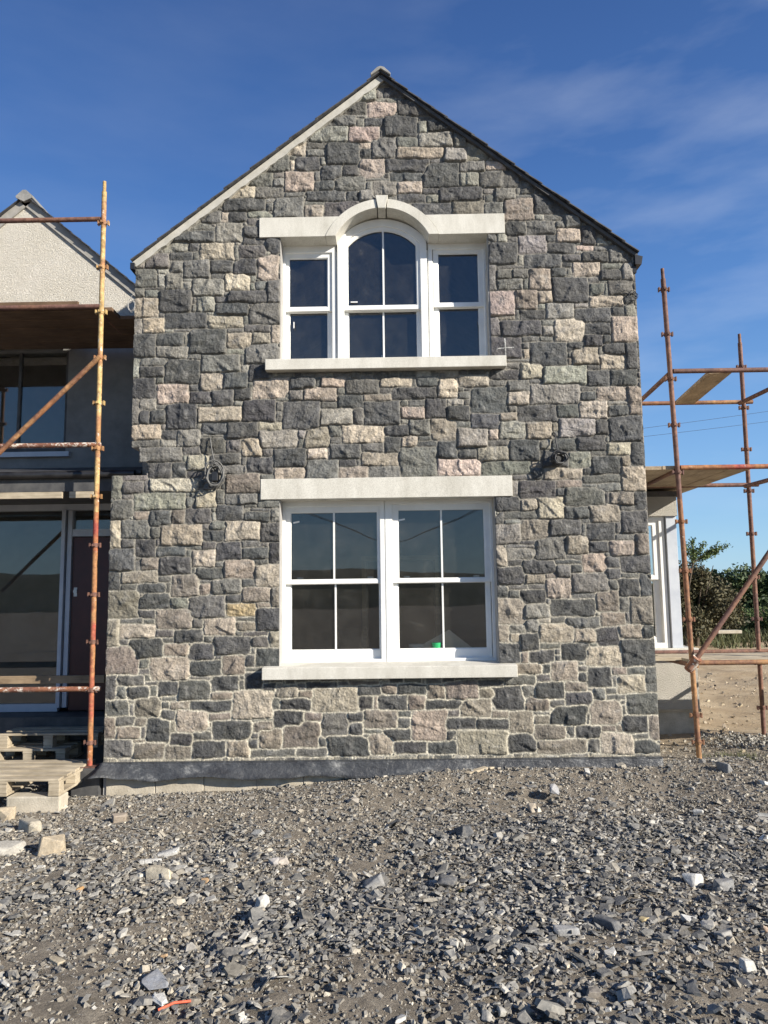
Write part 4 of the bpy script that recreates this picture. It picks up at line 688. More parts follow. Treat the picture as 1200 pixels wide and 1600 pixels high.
# porch screen: window, post, transom, door
YS = 1.3
def S(px, py): return P(px, py, YS)
sx0 = xw0; zf = -.1
wingpart(MB().box(sx0, XL-.005, YS-.02, YS+.08, S(80, 798).z, S(80, 785).z), 'head_rail', 'bluegrey')
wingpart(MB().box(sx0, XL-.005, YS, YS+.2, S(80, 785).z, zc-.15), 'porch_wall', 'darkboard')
wingpart(MB().box(S(97, 900).x, S(103, 900).x, YS-.06, YS+.06, S(100, 1105).z, S(100, 798).z), 'post', 'bluegrey', bevel=.004)
wingpart(MB().box(S(105, 900).x, S(112, 900).x, YS-.03, YS+.06, S(100, 1105).z, S(100, 798).z), 'post', 'bluegrey', bevel=.004)
wingpart(MB().box(S(112, 830).x, XL-.005, YS-.02, YS+.05, S(140, 838).z, S(140, 827).z), 'transom', 'bluegrey')
d_ = wingpart(MB().box(S(113, 900).x, XL-.02, YS, YS+.045, S(140, 1110).z, S(140, 839).z), 'door', 'door', bevel=.004)
wingpart(MB().tube([(S(115, 924).x+.02, YS-.012, S(115, 924).z), (S(115, 924).x+.02, YS+.0, S(115, 924).z)], .022, 14), 'lock', 'steel', d_)
wingpart(MB().box(S(115, 926).x+.003, S(115, 926).x+.04, YS-.004, YS+.0, S(115, 932).z, S(115, 918).z), 'handle', 'steel', d_)
wingpart(MB().box(sx0, S(97, 900).x, YS+.02, YS+.026, S(50, 1100).z, S(50, 798).z), 'pane', 'glass')
wingpart(MB().box(S(112, 830).x, XL-.01, YS+.02, YS+.026, S(140, 827).z, S(140, 798).z), 'pane', 'glass')
wingpart(MB().box(sx0, S(97, 900).x, YS-.01, YS+.07, S(50, 1112).z, S(50, 1100).z), 'bottom_rail', 'bluegrey')
wingpart(MB().box(sx0, XL-.005, YS-.35, YS+.3, -.35, S(50, 1113).z), 'step', 'darkboard')
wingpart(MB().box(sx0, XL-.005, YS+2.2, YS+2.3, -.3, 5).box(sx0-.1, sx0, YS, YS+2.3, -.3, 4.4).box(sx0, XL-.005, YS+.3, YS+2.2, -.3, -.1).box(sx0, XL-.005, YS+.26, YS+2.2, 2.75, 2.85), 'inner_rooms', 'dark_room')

# ------------------------------------------------------------------ scaffolds
TR = .0242
def coupler(mb, p, r=.05):
    x, y, z = p
    mb.box(x-r, x+r, y-.013, y+.013, z-.011, z+.011).box(x-.013, x+.013, y-r, y+r, z-.012, z+.010)
    mb.tube([(x, y, z-.02), (x, y, z+.02)], TR+.006, 12)
    for s in (-1, 1):
        mb.box(x+s*r-.006, x+s*r+.006, y-.017, y+.017, z-.022, z+.022)
def standard(par, pts, mat, cups, cupmat='rustdark', spigot=True, foot=None):
    m_ = MB(); m_.tube(pts, TR, 16)
    if spigot:
        d = (Vector(pts[-1])-Vector(pts[-2])).normalized(); m_.tube([Vector(pts[-1])-d*.01, Vector(pts[-1])+d*.11], TR*.72, 14)
    o = m_.build('standard', mat, par)
    a, b_ = Vector(pts[0]), Vector(pts[-1])
    for z in cups:
        t = (z-a.z)/(b_.z-a.z); q = a.lerp(b_, t); c_ = MB(); coupler(c_, q); c_.build('coupler', cupmat, o)
    return o
def tube(par, name, a, b_, mat, r=TR):
    return MB().tube([a, b_], r, 14).build(name, mat, par)
def board(pts4, z, th, mat, label, group):      # plank from a to b with given width
    a, b_, w = pts4
    o = MB().bar((a[0], a[1], z), (b_[0], b_[1], z), w, th).build('scaffold_board', mat, None, bevel=.004)
    return tag(o, label, 'board', group)
# left
sl = thing('scaffold', 'rusty scaffold post with yellow and red paint standing left of the stone gable', 'scaffold', (-2.83, .05, 0))
YL = .06
foot = P(140, 1196, YL); top = P(163, 300, YL); xa_ = foot.x+.0; topx = top.x
cups = [P(150, y, YL).z for y in (349, 418, 488, 559, 630, 701, 776, 852, 929, 1003, 1078, 1160)]
# painted in sections: yellow above, red and orange below
zA, zB = P(150, 800, YL).z, P(150, 1075, YL).z
ln = lambda z: foot.x+(topx-foot.x)*(z-foot.z)/(top.z-foot.z)
standard(sl, [(ln(zA), YL, zA), (topx, YL, top.z)], 'rustyellow', [z for z in cups if z > zA], 'rustyellow')
standard(sl, [(foot.x, YL, foot.z), (ln(zA), YL, zA)], 'rustred', [z for z in cups if z <= zA], 'rustdark', spigot=False)
MB().box(foot.x-.075, foot.x+.075, YL-.075, YL+.075, foot.z-.008, foot.z).build('base_plate', 'rustdark', sl)
def ledL(y0, y1, mat, nm='ledger', xr=-.035, yy=YL):
    a = P(-60, y0, yy); b_ = P(157, y1, yy); return tube(sl, nm, (a.x-2.2, yy, a.z), (b_.x, yy, a.z*.0+(a.z+b_.z)/2), mat)
ledL(346, 343, 'rustdark'); ledL(482, 479.5, 'rustdark'); ledL(698, 695, 'rustplaster'); ledL(1079, 1076, 'rustplaster')
a = P(156, 557, YL-.05); b_ = P(0, 706, YL-.05); dd = b_-a; tube(sl, 'brace', a, a+dd*2.4, 'rustorange')
for yy in (481,):
    q = P(157, yy, YL); tube(sl, 'transom', (q.x-.04, YL, q.z-.0), (q.x-.04, 1.22, q.z-.0), 'rustdark')
standard(sl, [(foot.x-2.4, YL, -.1), (foot.x-2.4, YL, top.z)], 'rustorange', cups, 'rustdark')
standard(sl, [(foot.x-2.4, 1.15, zc+.2), (foot.x-2.4, 1.15, 4.6)], 'rustorange', cups[3:5], 'rustdark')
tube(sl, 'transom', (foot.x-2.4, YL, cups[2]), (foot.x-2.4, 1.2, cups[2]), 'rustdark')
zpl = P(100, 481, YL).z-.004
gb = 'boards of the left scaffold platform'
nm_l = ['front', 'second', 'third', 'fourth', 'rearmost']
for i in range(5):
    y = YL+.145+i*.218
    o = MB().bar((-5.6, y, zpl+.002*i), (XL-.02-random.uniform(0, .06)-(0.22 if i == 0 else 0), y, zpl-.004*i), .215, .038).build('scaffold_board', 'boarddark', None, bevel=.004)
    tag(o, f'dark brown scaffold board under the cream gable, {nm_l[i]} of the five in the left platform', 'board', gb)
q0, q1 = P(0, 474, .9), P(108, 471, .9)
o = MB().box(q0.x-1.5, q1.x, 1.12, 1.16, zpl+.02, P(50, 471.5, 1.12).z).build('back_strip', 'boarddark', None, bevel=.003); tag(o, 'thin dark upright strip along the back of the left platform', 'board')  # thin dark strip standing at the back of the platform
q0, q1 = P(0, 1060, .2), P(175, 1056, .2)
o = MB().box(q0.x-1.2, P(166, 1056, .5).x, .45, .49, P(80, 1068, .45).z, P(80, 1056, .45).z).build('plank', 'board', None, bevel=.003); tag(o, 'brown plank lying level behind the lowest plastered tube at the left', 'plank')
# timber pad, coloured near black for the shadow at the post foot
o = MB().box(foot.x-.13, foot.x+.13, YL-.09, YL+.12, -.25, foot.z-.009).build('timber_pad', 'darkboard', None, bevel=.006); tag(o, 'shade-darkened pad block under the foot of the left scaffold post', 'timber block')

# right
YA, YBk = .3, 1.57
sr = thing('scaffold', 'rust brown tube scaffold standing right of the stone gable in front of the bay', 'scaffold', (3.0, .3, 0))
fA = P(1093, 1190, YA); tA = P(1036, 436, YA)
cupsA = [452, 522, 592, 664, 738, 815, 892, 968, 1040, 1118, 1160]
zj = P(1060, 780, YA).z; la = lambda z: (fA.x+(tA.x-fA.x)*(z-fA.z)/(tA.z-fA.z), YA, z)
zl2 = P(1090, 1130, YA).z
zcA = [P(1065, y, YA).z for y in cupsA]
standard(sr, [la(zj), (tA.x, YA, tA.z)], 'rustdark', [z for z in zcA if z > zj], 'rustdark')
standard(sr, [(fA.x, YA, fA.z-.02), la(zj)], 'rustorange', [z for z in zcA if z <= zj], 'rustorange', spigot=False)
fB = P(1197, 1176, YBk); tB = P(1156, 536, YBk)
zcB = [P(1175, y, YBk).z for y in (573, 637, 702, 767, 834, 902, 967, 1036, 1106, 1150)]
standard(sr, [(fB.x-.01, YBk, -.06), (tB.x, YBk, tB.z)], 'rustdark', zcB, 'rustdark')
xi = 2.87
standard(sr, [(xi, YBk, -.06), (xi, YBk, P(1000, 500, YBk).z)], 'rustdark', [P(1000, y, YBk).z for y in (578, 641, 706, 770, 832, 900, 1035)], 'rustdark')
xF = fB.x+.05
standard(sr, [(xF, YA, -.05), (xF, YA, tA.z)], 'rustdark', zcA, 'rustdark')
def lv(y_a, YY, xpx=1150): return P(xpx, y_a, YY).z
z1 = lv(578.5, YA); z2 = lv(729.5, YA); z3 = lv(1035, YA)
for z, mt in ((z1, 'rustdark'), (z2, 'rustred'), (z3, 'rustorange')):
    x_ = la(z)[0]; tube(sr, 'ledger', (x_+.03, YA, z), (xF, YA, z), mt)
    tube(sr, 'ledger', (xi, YBk, z-.0), (tB.x+.1, YBk, z-.0), 'rustorange' if z == z1 else 'rustdark')
    tube(sr, 'transom', (x_, YA+.03, z-.02), (xi, YBk-.02, z-.02), 'rustdark')
    tube(sr, 'transom', (xF, YA+.03, z-.02), (fB.x-.04, YBk-.02, z-.02), 'rustdark')
a = P(1084, 1036, YA-.06); b_ = P(1200, 866, YA-.06); tube(sr, 'brace', a-(b_-a)*.06, a+(b_-a)*1.9, 'rustdark')
c_ = MB(); c_.tube([a+Vector((-.03, .06, -.07)), a+Vector((.03, -.02, .05))], .045, 12); c_.build('swivel_clamp', 'rustplaster', sr)
# single plank between the upper ledgers, platform boards below
q = P(1058, 630, YBk); q2 = P(1117, 585, YA)
def bline(z, xA, xB, w, th, mat, label, group, y0=YA-.12, y1=YBk+.14):
    o = MB().bar((xA, y0, z), (xB, y1, z), w, th).build('scaffold_board', mat, None, bevel=.004); return tag(o, label, 'board', group)
bline(z1+.004, 3.33, 3.45, .225, .038, 'boardy', 'single scaffold board spanning the top level of the right scaffold', None, YA+.05, YBk+.03)
gr2 = 'boards of the middle platform of the right scaffold'; wd = ['leftmost', 'second from left', 'third from left', 'fourth from left', 'rightmost']
xs0 = la(z2)[0]
for i in range(5):
    xx = xs0-.36+.225*i
    bline(z2+.006+.002*(i % 2), xx+.11, xx+.11, .217, .038, 'boardy', f'scaffold board in the middle platform of the right scaffold, {wd[i]} of five', gr2, YA+.035, 2.62+.05*(i % 2))
o = MB().box(P(985, 745, 1.2).x, P(1026, 745, 1.2).x, 1.2, 1.235, P(1000, 756, 1.2).z, P(1000, 737, 1.2).z).build('plank', 'wood', None, bevel=.003); tag(o, 'yellowish plank end lit by the sun beside the wall corner above the middle platform', 'plank')
gr3 = 'boards of the lowest platform of the right scaffold'
for i in range(3):
    yy = YA+.15+i*.24; o = MB().bar((P(1022, 1012, yy).x+(.3 if i == 0 else 0)-.25*(i == 1), yy, z3+.012), (5.2, yy, z3+.014), .215, .034).build('scaffold_board', 'wood', None, bevel=.004)
    tag(o, f'pale scaffold board on the lowest level of the right scaffold, {["nearest", "middle", "farthest"][i]} of three', 'board', gr3)

# ------------------------------------------------------------------ coils of cable on the wall
def coil(name, label, cx, cz, r, n, mat, nail, yoff=-.07, rw_=.006, squash=1.25, spread=.03, seed=1, tail=None, rot=0):
    rg = random.Random(seed); pts = []; steps = n*26
    for i in range(steps):
        t = i/26*2*math.pi; k = i/26
        rr = r*(1+.10*math.sin(k*2.3)+.08*math.sin(k*5.1))
        ox = .10*r*math.sin(k*1.7); oz = .10*r*math.cos(k*2.9)
        sq = squash*(1+.15*math.sin(k*3.3))
        x = cx+ox+rr*math.cos(t)*(1+.35*math.sin(k*4.4+rot)*.6); z = cz+oz+rr*sq*math.sin(t); y = yoff+spread*math.sin(k*1.9)+.015*math.cos(t+k)
        pts.append((x, y, z))
    m_ = MB().tube(pts, rw_, 8)
    nx_, nz_ = nail
    m_.tube([(nx_, -.01, nz_), (nx_+.01, -.045, nz_-.02), ((nx_*.6+cx*.4), -.06, nz_*.6+(cz+r)*.4), (cx, yoff, cz+r*squash*.9)], rw_, 8)
    if tail: m_.tube([(cx, yoff, cz-r*squash*.8)]+tail, rw_*.8, 8)
    o = m_.build(name, mat, None); tag(o, label, 'cable coil'); return o
c1 = P(336, 742, -.08); n1 = P(329, 684)
coil('cable_coil', 'large coil of grey cable hanging from the wall left of the lower lintel', c1.x, c1.z, .075, 9, 'cable', (n1.x, n1.z), -.085, .0055, 1.35, .03, tail=[(c1.x-.04, -.07, c1.z-.13), (c1.x-.12, -.035, c1.z-.12), (c1.x-.17, -.04, c1.z-.17)])
o = MB().box(c1.x-.03, c1.x+.03, -.10, -.03, c1.z-.06, c1.z+.03).build('junction_box', 'blackplastic', None, bevel=.006); tag(o, 'small black box hanging inside the large grey cable coil', 'box')
c2 = P(873, 716, -.1); n2 = P(864, 676)
coil('cable_coil', 'dark coil of black cable hanging on the wall right of the lower lintel', c2.x, c2.z, .052, 10, 'blackcable', (n2.x, n2.z), -.10, .0065, 1.0, .045, 3)
c3 = P(986, 463, -.03)
coil('cable_coil', 'thin black wire coil sticking out at the right corner below the eaves', c3.x+.01, c3.z, .045, 6, 'blackcable', (c3.x-.1, c3.z+.06), -.02, .003, 1.0, .03, 4)
c4 = P(206, 477, -.03)
coil('cable_coil', 'thin white wire coil hanging at the left corner beneath the eaves', c4.x, c4.z, .036, 4, 'whitecable', (c4.x+.01, c4.z+.12), -.03, .0016, 1.5, .02, 5)

# things behind the glass
for bxx, byy, h, lb in ((565, 559, .10, 'small clear bottle on the inner sill of the arched window, left of the glazing bar'), (597, 559, .13, 'taller bottle on the inner sill of the arched window behind the glazing bar')):
    q = P(bxx, byy, .42); z0 = Z0u+.05
    o = MB().tube([(q.x, .42, z0), (q.x, .42, z0+h*.6), (q.x, .42, z0+h*.8), (q.x, .42, z0+h)], [.028, .028, .011, .011], 14).build('bottle', 'white', None); tag(o, lb, 'bottle')
MB().box(UP['x0'], UP['x1'], .27, .5, Z0u-.03, Z0u+.045).build('window_board', 'upvc', house)
MB().box(LOW['x0'], LOW['x1'], .276, .5, Z0-.02, P(682, 1016, .287).z).build('window_board', 'upvc', house)
q = P(682, 1009, .28); zz = P(682, 1015, .287).z; zz2 = P(652, 1015, .38).z
o = MB().tube([(q.x, .287, zz), (q.x, .287, zz+.068)], [.050, .056], 20).build('tub', 'green', None); tag(o, 'small green tub behind the lower right window pane', 'tub')
q = P(652, 1010, .38); o = MB().tube([(q.x, .37, zz), (q.x, .37, zz+.02), (q.x, .37, zz+.05)], [.05, .08, .085], 24).build('bowl', 'white', None); tag(o, 'white shallow bowl left of the green tub behind the glass', 'bowl')
a_, b2, c_2 = P(702, 984, .32), P(655, 1012, .32), P(738, 1018, .32)  # sheet added and shaped to make the pale triangular patch in the pane
o = MB().prism([(b2.x-.06, P(682, 1015, .325).z), (c_2.x+.02, P(682, 1015, .325).z), (a_.x, a_.z)], .345, .352).build('pale_patch_sheet', 'pale_patch', None); tag(o, 'pale pointed sheet added inside as the bright patch behind the lower right pane', 'board')

# ------------------------------------------------------------------ pallets
def pallet(x0, x1, y0, y1, zt, label, name='pallet', mat='wood', axis='x'):
    t = thing(name, label, 'pallet', ((x0+x1)/2, (y0+y1)/2, zt-.144), 'wooden pallets beside the left scaffold'); rg = random.Random(int(x0*100))
    n = 5; pitch = (y1-y0-.1)/(n-1)
    for i in range(n):
        y = y0+.05+i*pitch; MB().box(x0+rg.uniform(0, .01), x1-rg.uniform(0, .01), y-.05, y+.05, zt-.022, zt+rg.uniform(-.003, .002)).build('top_slat', mat, t, bevel=.003)
    for x in (x0+.05, (x0+x1)/2, x1-.05):
        MB().box(x-.049, x+.049, y0, y1, zt-.044, zt-.0225).build('stringer', mat, t, bevel=.003)
        for y in (y0+.05, (y0+y1)/2, y1-.05): MB().box(x-.047, x+.047, y-.047, y+.047, zt-.122, zt-.0445).build('block', mat, t, bevel=.004)
        MB().box(x-.048, x+.048, y0, y1, zt-.144, zt-.1225).build('bottom_board', mat, t, bevel=.003)
    return t
pallet(-3.85, P(117, 1205, -.2).x+.0, -.5, .26, .085, 'pale wooden pallet raised on a concrete block at the left edge')
pallet(-3.95, -2.95, .55, 1.2, P(50, 1146, .55).z-.0, 'second wooden pallet stacked in the shade behind the front one')
pallet(-4.0, -3.25, .50, 1.2, P(50, 1146, .5).z-.15, 'bottom pallet of the stack under the shaded pallet')
o = MB().box(P(12, 1250, -.47).x, P(96, 1250, -.47).x, -.50, -.33, -.28, -.062).build('concrete_block', 'concrete', None, bevel=.012); tag(o, 'pale concrete block under the front pallet', 'block')
o = MB().box(-3.75, -3.55, .0, .2, -.28, -.06).build('concrete_block', 'concrete', None, bevel=.012); tag(o, 'concrete block under the rear of the front pallet, mostly hidden', 'block')

# ------------------------------------------------------------------ ground
xs = np.concatenate([-np.geomspace(400, 7, 24), np.arange(-6.6, 8.6, .06), np.geomspace(9, 400, 24)])
ys = np.concatenate([-np.geomspace(400, 8, 24), np.arange(-7.5, 4, .06), np.arange(4.1, 14, .16), np.geomspace(15, 400, 26)])
Xg, Yg = np.meshgrid(xs, ys, indexing='ij'); Zg = ground_h(Xg, Yg)
inn = np.exp(-((Xg)/7)**2-((Yg+2.5)/5)**2); Zg = Zg+inn*(.008*vnoise(Xg, Yg, .16, 61)+.006*RNG.normal(0, 1, Xg.shape)*.7)
Zg = np.where(Yg > 60, Zg-.02*(Yg-60)*0, Zg)
nI, nJ = Xg.shape; ii = np.arange(nI*nJ).reshape(nI, nJ)
Fg = np.stack([ii[:-1, :-1].ravel(), ii[1:, :-1].ravel(), ii[1:, 1:].ravel(), ii[:-1, 1:].ravel()], 1)
gobj = np_mesh('ground', np.stack([Xg.ravel(), Yg.ravel(), Zg.ravel()], 1), Fg.ravel(), np.full(len(Fg), 4), 'ground', None, True)
tag(gobj, kind='structure')

# slate chips, gravel and rubble: nobody could count these
def chips(cnt, smin, smax, n, flat, xr, yr, pal, seed, dens=None, lift=.3, tilt=.35, power=2.0):
    R = np.random.default_rng(seed)
    x = R.uniform(*xr, cnt); y = R.uniform(*yr, cnt)
    # keep the wedge in view and a margin
    k = np.abs(x) < (y-CAM[1])*.62+1.3
    if dens is not None: k &= R.random(cnt) < dens(x, y)
    inhouse = ((x > XP-.0) & (x < XR) & (y > -.01)) | ((x < XP) & (y > 1.0)) | ((x > XR) & (x < bx1) & (y > YB))
    k &= ~inhouse
    x = x[k]; y = y[k]; c = len(x)
    u = R.random(c); s = smin*(1+u**power*(smax/smin-1))
    ang = np.sort(R.random((c, n)), 1)*2*np.pi*.55+np.linspace(0, 2*np.pi, n, endpoint=False)[None]*.75
    rr = R.uniform(.6, 1.1, (c, n))*s[:, None]; el = R.uniform(.5, 1, c)[:, None]
    bx_ = np.cos(ang)*rr; by_ = np.sin(ang)*rr*el
    sh = R.uniform(.6, .95, (c, n)); h = s*R.uniform(flat[0], flat[1], c)
    top = np.stack([bx_*sh, by_*sh, h[:, None]*R.uniform(.7, 1.3, (c, n))], 2); bot = np.stack([bx_, by_, -h[:, None]*R.uniform(.2, .8, (c, n))], 2)
    V = np.concatenate([top, bot], 1)
    rz = R.random(c)*2*np.pi; tx = R.normal(0, tilt, c); ty = R.normal(0, tilt, c)
    def rot(V, a, i, j):
        ca, sa = np.cos(a)[:, None], np.sin(a)[:, None]; A = V[..., i]*ca-V[..., j]*sa; B = V[..., i]*sa+V[..., j]*ca; V = V.copy(); V[..., i] = A; V[..., j] = B; return V
    V = rot(V, tx, 1, 2); V = rot(V, ty, 0, 2); V = rot(V, rz, 0, 1)
    V[..., 0] += x[:, None]; V[..., 1] += y[:, None]; V[..., 2] += (ground_h(x, y)+s*lift*R.uniform(0, 1, c))[:, None]
    pal = np.array(pal); ci = pal[R.integers(0, len(pal), c)]*R.normal(.92, .26, c).clip(.35, 1.8)[:, None]
    cols = np.repeat(np.clip(ci, .01, .9), 2*n, 0)
    base = (np.arange(c)*2*n)[:, None]
    topf = base+np.arange(n)[None]
    q = np.stack([np.arange(n), np.arange(n)+n, (np.arange(n)+1) % n+n, (np.arange(n)+1) % n], 1).ravel()
    sidef = base+q[None]
    flatidx = np.concatenate([topf, sidef], 1).ravel(); sizes = np.tile(np.array([n]+[4]*n), c)
    return V.reshape(-1, 3), flatidx, sizes, cols
SL = [(.145, .143, .137), (.19, .185, .172), (.115, .114, .112), (.25, .24, .22), (.35, .335, .30), (.095, .095, .096), (.22, .205, .18), (.29, .265, .22)]
BR = [(.30, .265, .21), (.24, .215, .175), (.37, .335, .275), (.20, .182, .155), (.16, .152, .14), (.43, .39, .32), (.25, .235, .21)]
BARE = G(560, 1535)
def slate_zone(x, y):
    v = vnoise(x, y, 1.1, 71)*.6+vnoise(x, y, .35, 72)*.35
    bq = np.exp(-((x-BARE[0])/.42)**2-((y-BARE[1])/.3)**2)
    v = v-1.5*bq
    near = np.clip((-.75-y)/.6, 0, 1)                                   # earth strip by the wall
    right = 1-np.clip((x-.6)/1.2, 0, 1)*np.clip((-2.6-y)/.8, 0, 1)*.8    # earthier at the near right
    return np.clip((.55+1.1*v)*near*right+.06, .03, 1)
inv = lambda x, y: np.clip(1.05-slate_zone(x, y), .25, 1)
parts = [chips(110000, .004, .013, 5, (.2, .6), (-4.6, 5), (-5.2, 1.0), BR, 101, lambda x, y: np.clip(inv(x, y)+.3, 0, 1), .3, .35),
         chips(100000, .009, .028, 5, (.07, .28), (-4.8, 5), (-5.2, .1), SL, 102, slate_zone, .8, .30),
         chips(36000, .008, .026, 6, (.2, .6), (-4.8, 5), (-5.2, .5), SL[:4]+BR[:4], 109, None, .2, .4),
         chips(19000, .02, .047, 6, (.05, .22), (-5, 5), (-5.2, .05), SL+[(.38, .365, .33), (.07, .07, .072)], 103, slate_zone, .6, .30),
         chips(2600, .018, .04, 6, (.2, .6), (-5, 6), (-5.2, 1.4), BR, 104, None, .1, .4),
         chips(1300, .032, .078, 6, (.06, .28), (-5, 5), (-5, 0), SL+[(.40, .39, .36)], 105, slate_zone, .3, .28),
         chips(90, .035, .075, 6, (.25, .6), (-5, 5), (-5, 1.0), BR, 106, None, .0, .4),
         chips(3800, .006, .04, 5, (.3, .8), (2.5, 9), (.5, 8), [(.40, .33, .22), (.46, .38, .27), (.30, .25, .19)], 107, None, .1, .5, 5.0),
         chips(2200, .008, .026, 5, (.3, .8), (3.15, 4.2), (.6, 1.6), [(.36, .34, .30), (.28, .27, .24), (.2, .19, .18)], 108, lambda x, y: np.exp(-((x-3.6)/.33)**2-((y-1.0)/.32)**2), 2.0, .5)]
offv = 0; VV = []; II = []; SS = []; CC = []
for v_, i_, s_, c__ in parts: VV.append(v_); II.append(i_+offv); SS.append(s_); CC.append(c__); offv += len(v_)
rub = np_mesh('gravel', np.concatenate(VV), np.concatenate(II), np.concatenate(SS), 'chips', np.concatenate(CC), False)
tag(rub, 'grey slate chippings and brown gravel spread over the yard', 'gravel', kind='stuff')

# single stones one can pick out
def rock(px, py, w, h, col, label, flat=1.0, seed=0, boxy=.75, name='rock', rz=None, tilt=0.25, cat='stone'):
    rg = random.Random(seed*31+int(px)); q = G(px, py+h*.45); d = (Vector(q)-Vector(CAM)).length
    w *= .86; h *= .86; sx = w/F*d/2; sz = max(h/F*d/2*1.0, .01); col = tuple(c*.86 for c in col) if col[0] > .3 else col
    bm = bmesh.new(); pts = []
    for i in range(16):
        c = [rg.uniform(.35, 1)*rg.choice((-1, 1)) if rg.random() < boxy else rg.uniform(-1, 1) for _ in range(3)]
        v = Vector(c); v = v/max(.9, v.length*.78); pts.append(v)
    sy = sx*rg.uniform(.6, .9)
    rz_ = rg.uniform(0, 6.28) if rz is None else rz
    Rr = Matrix.Rotation(rg.uniform(-tilt, tilt), 3, 'X') @ Matrix.Rotation(rg.uniform(-tilt, tilt), 3, 'Y') @ Matrix.Rotation(rz_, 3, 'Z')
    for v in pts: bm.verts.new(Rr @ Vector((v.x*sx*1.1, v.y*sy, v.z*sz*flat)))
    bmesh.ops.convex_hull(bm, input=bm.verts)
    bmesh.ops.delete(bm, geom=[v for v in bm.verts if not v.link_faces], context='VERTS')
    bmesh.ops.bevel(bm, geom=bm.edges[:], offset=sx*.05, segments=1, affect='EDGES')
    me = bpy.data.meshes.new(name); bm.to_mesh(me); bm.free()
    a = me.color_attributes.new('Col', 'FLOAT_COLOR', 'POINT')
    for dd_ in a.data: dd_.color = (*col, 1)
    me.materials.append(M['chips']); o = bpy.data.objects.new(name, me); COL.objects.link(o)
    o.location = (q.x, q.y+sy*.3, q.z+sz*flat*.45); return tag(o, label, cat, 'loose stones on the yard')
WH = (.56, .55, .52); PA = (.42, .40, .36); TN = (.46, .38, .27); GY = (.22, .22, .22); DK = (.085, .088, .095)
rock(80, 1317, 40, 38, TN, 'squared tan stone block standing at the left below the pallet', boxy=1, rz=.5)
rock(16, 1322, 46, 26, PA, 'pale broken stone at the left edge beside the tan block')
rock(44, 1288, 42, 24, (.5, .45, .36), 'rough cream stone between the pallet and the tan block')
rock(7, 1268, 26, 28, TN, 'tan stone cut by the left edge just below the concrete block')
rock(262, 1329, 36, 15, WH, 'white slate slab lying just above the cream block fragment', .6, rz=.2)
rock(233, 1342, 33, 15, WH, 'rounded white slate piece left of the cream block fragment', .6, rz=.1)
rock(252, 1361, 52, 24, (.60, .53, .40), 'cream rough block fragment like a broken brick', boxy=1, rz=-.3, tilt=.1)
rock(410, 1408, 24, 26, WH, 'white upright chunk in the middle left of the yard', boxy=1)
rock(583, 1377, 36, 22, GY, 'grey rock with a pale face near the centre of the yard')
rock(240, 1532, 50, 24, (.26, .27, .29), 'blue grey slab with a white edge at the lower left', .6)
rock(88, 1500, 24, 13, (.42, .36, .26), 'small buff pebble at the lower left', .8)
rock(726, 1297, 34, 24, DK, 'dark angular rock right of centre below the wall')
rock(700, 1378, 36, 20, DK, 'dark rock beside the small yellow pebble')
rock(684, 1370, 13, 12, WH, 'tiny white stone leaning on the dark rock')
rock(722, 1391, 12, 8, (.55, .38, .05), 'small yellow pebble right of the dark rock', 1)
rock(125, 1389, 12, 9, (.5, .28, .10), 'small orange pebble at the left of the yard', 1)
rock(320, 1375, 13, 10, (.5, .33, .18), 'small orange brown fragment right of the cream block', 1)
rock(256, 1494, 11, 11, (.5, .33, .18), 'little terracotta chip above the blue grey slab', 1)
rock(952, 1440, 46, 26, DK, 'flat dark rock with rough face right of the centre', .8)
rock(886, 1450, 42, 22, (.34, .34, .34), 'grey slab with a bright white end face', .7, rz=.1)
rock(852, 1473, 30, 10, PA, 'thin pale slab below the grey slab', .6, rz=.1)
rock(1084, 1371, 34, 30, WH, 'curved white slate shard standing up at the right', .9, boxy=.6)
rock(1134, 1382, 30, 22, GY, 'grey block with pale top right of the white shard', boxy=1, rz=.1, tilt=.1)
rock(1076, 1433, 26, 17, WH, 'white square slate chip left in the right hand trio', .7)
rock(1108, 1443, 26, 17, (.55, .52, .46), 'cream slate chip in the middle of the right hand trio', .8)
rock(1131, 1459, 28, 18, (.33, .32, .30), 'grey wedge of slate right in the right hand trio', .8)
rock(1170, 1507, 24, 24, WH, 'white faced cube of stone at the lower right', boxy=1, rz=.4)
rock(1194, 1450, 14, 12, (.5, .36, .26), 'pinkish stone cut by the right edge', 1)
rock(1008, 1437, 18, 12, (.50, .40, .22), 'yellow tan pebble left of the right hand trio', 1)
rock(762, 1586, 22, 18, PA, 'pale slab at the bottom edge, left of a touching pair', .8)
rock(784, 1577, 24, 17, (.5, .48, .43), 'pale slab at the bottom edge, right of a touching pair', .7)
rock(623, 1590, 26, 14, WH, 'light flat stone cut off near the bottom centre', .6)
rock(927, 1550, 22, 18, (.17, .15, .13), 'rounded brown pebble at the lower right of centre', 1)
rock(834, 1262, 26, 16, (.42, .36, .28), 'tan stone in the earth below the right half of the wall')
rock(842, 1272-8, 14, 14, (.6, .55, .45), 'small cream stone touching the tan stone below the wall')
rock(868, 1229, 26, 16, (.30, .30, .31), 'pair of grey flat slates near the membrane, larger piece', .7)
rock(831, 1226, 26, 9, PA, 'thin pale stone just below the membrane right of the timber', .6)
rock(918, 1205, 16, 13, WH, 'small white angular stone just under the membrane at the right')
rock(924, 1246, 18, 10, WH, 'small white slate chip among dark slates at the right', .7)
rock(980, 1206, 14, 10, (.6, .56, .48), 'small cream stone close to the right end of the membrane', .8)
rock(1196, 1219, 22, 16, WH, 'white slab at the right edge in front of the scaffold', .6)
rock(1092, 1268, 16, 12, WH, 'small white block among the dark slates at the right', .9, boxy=1)
rock(565, 1183+5, 14, 9, (.62, .60, .55), 'small pale stone', .6) if False else None
rock(407, 1214, 20, 8, WH, 'flat white stone lying against the footing', .6)
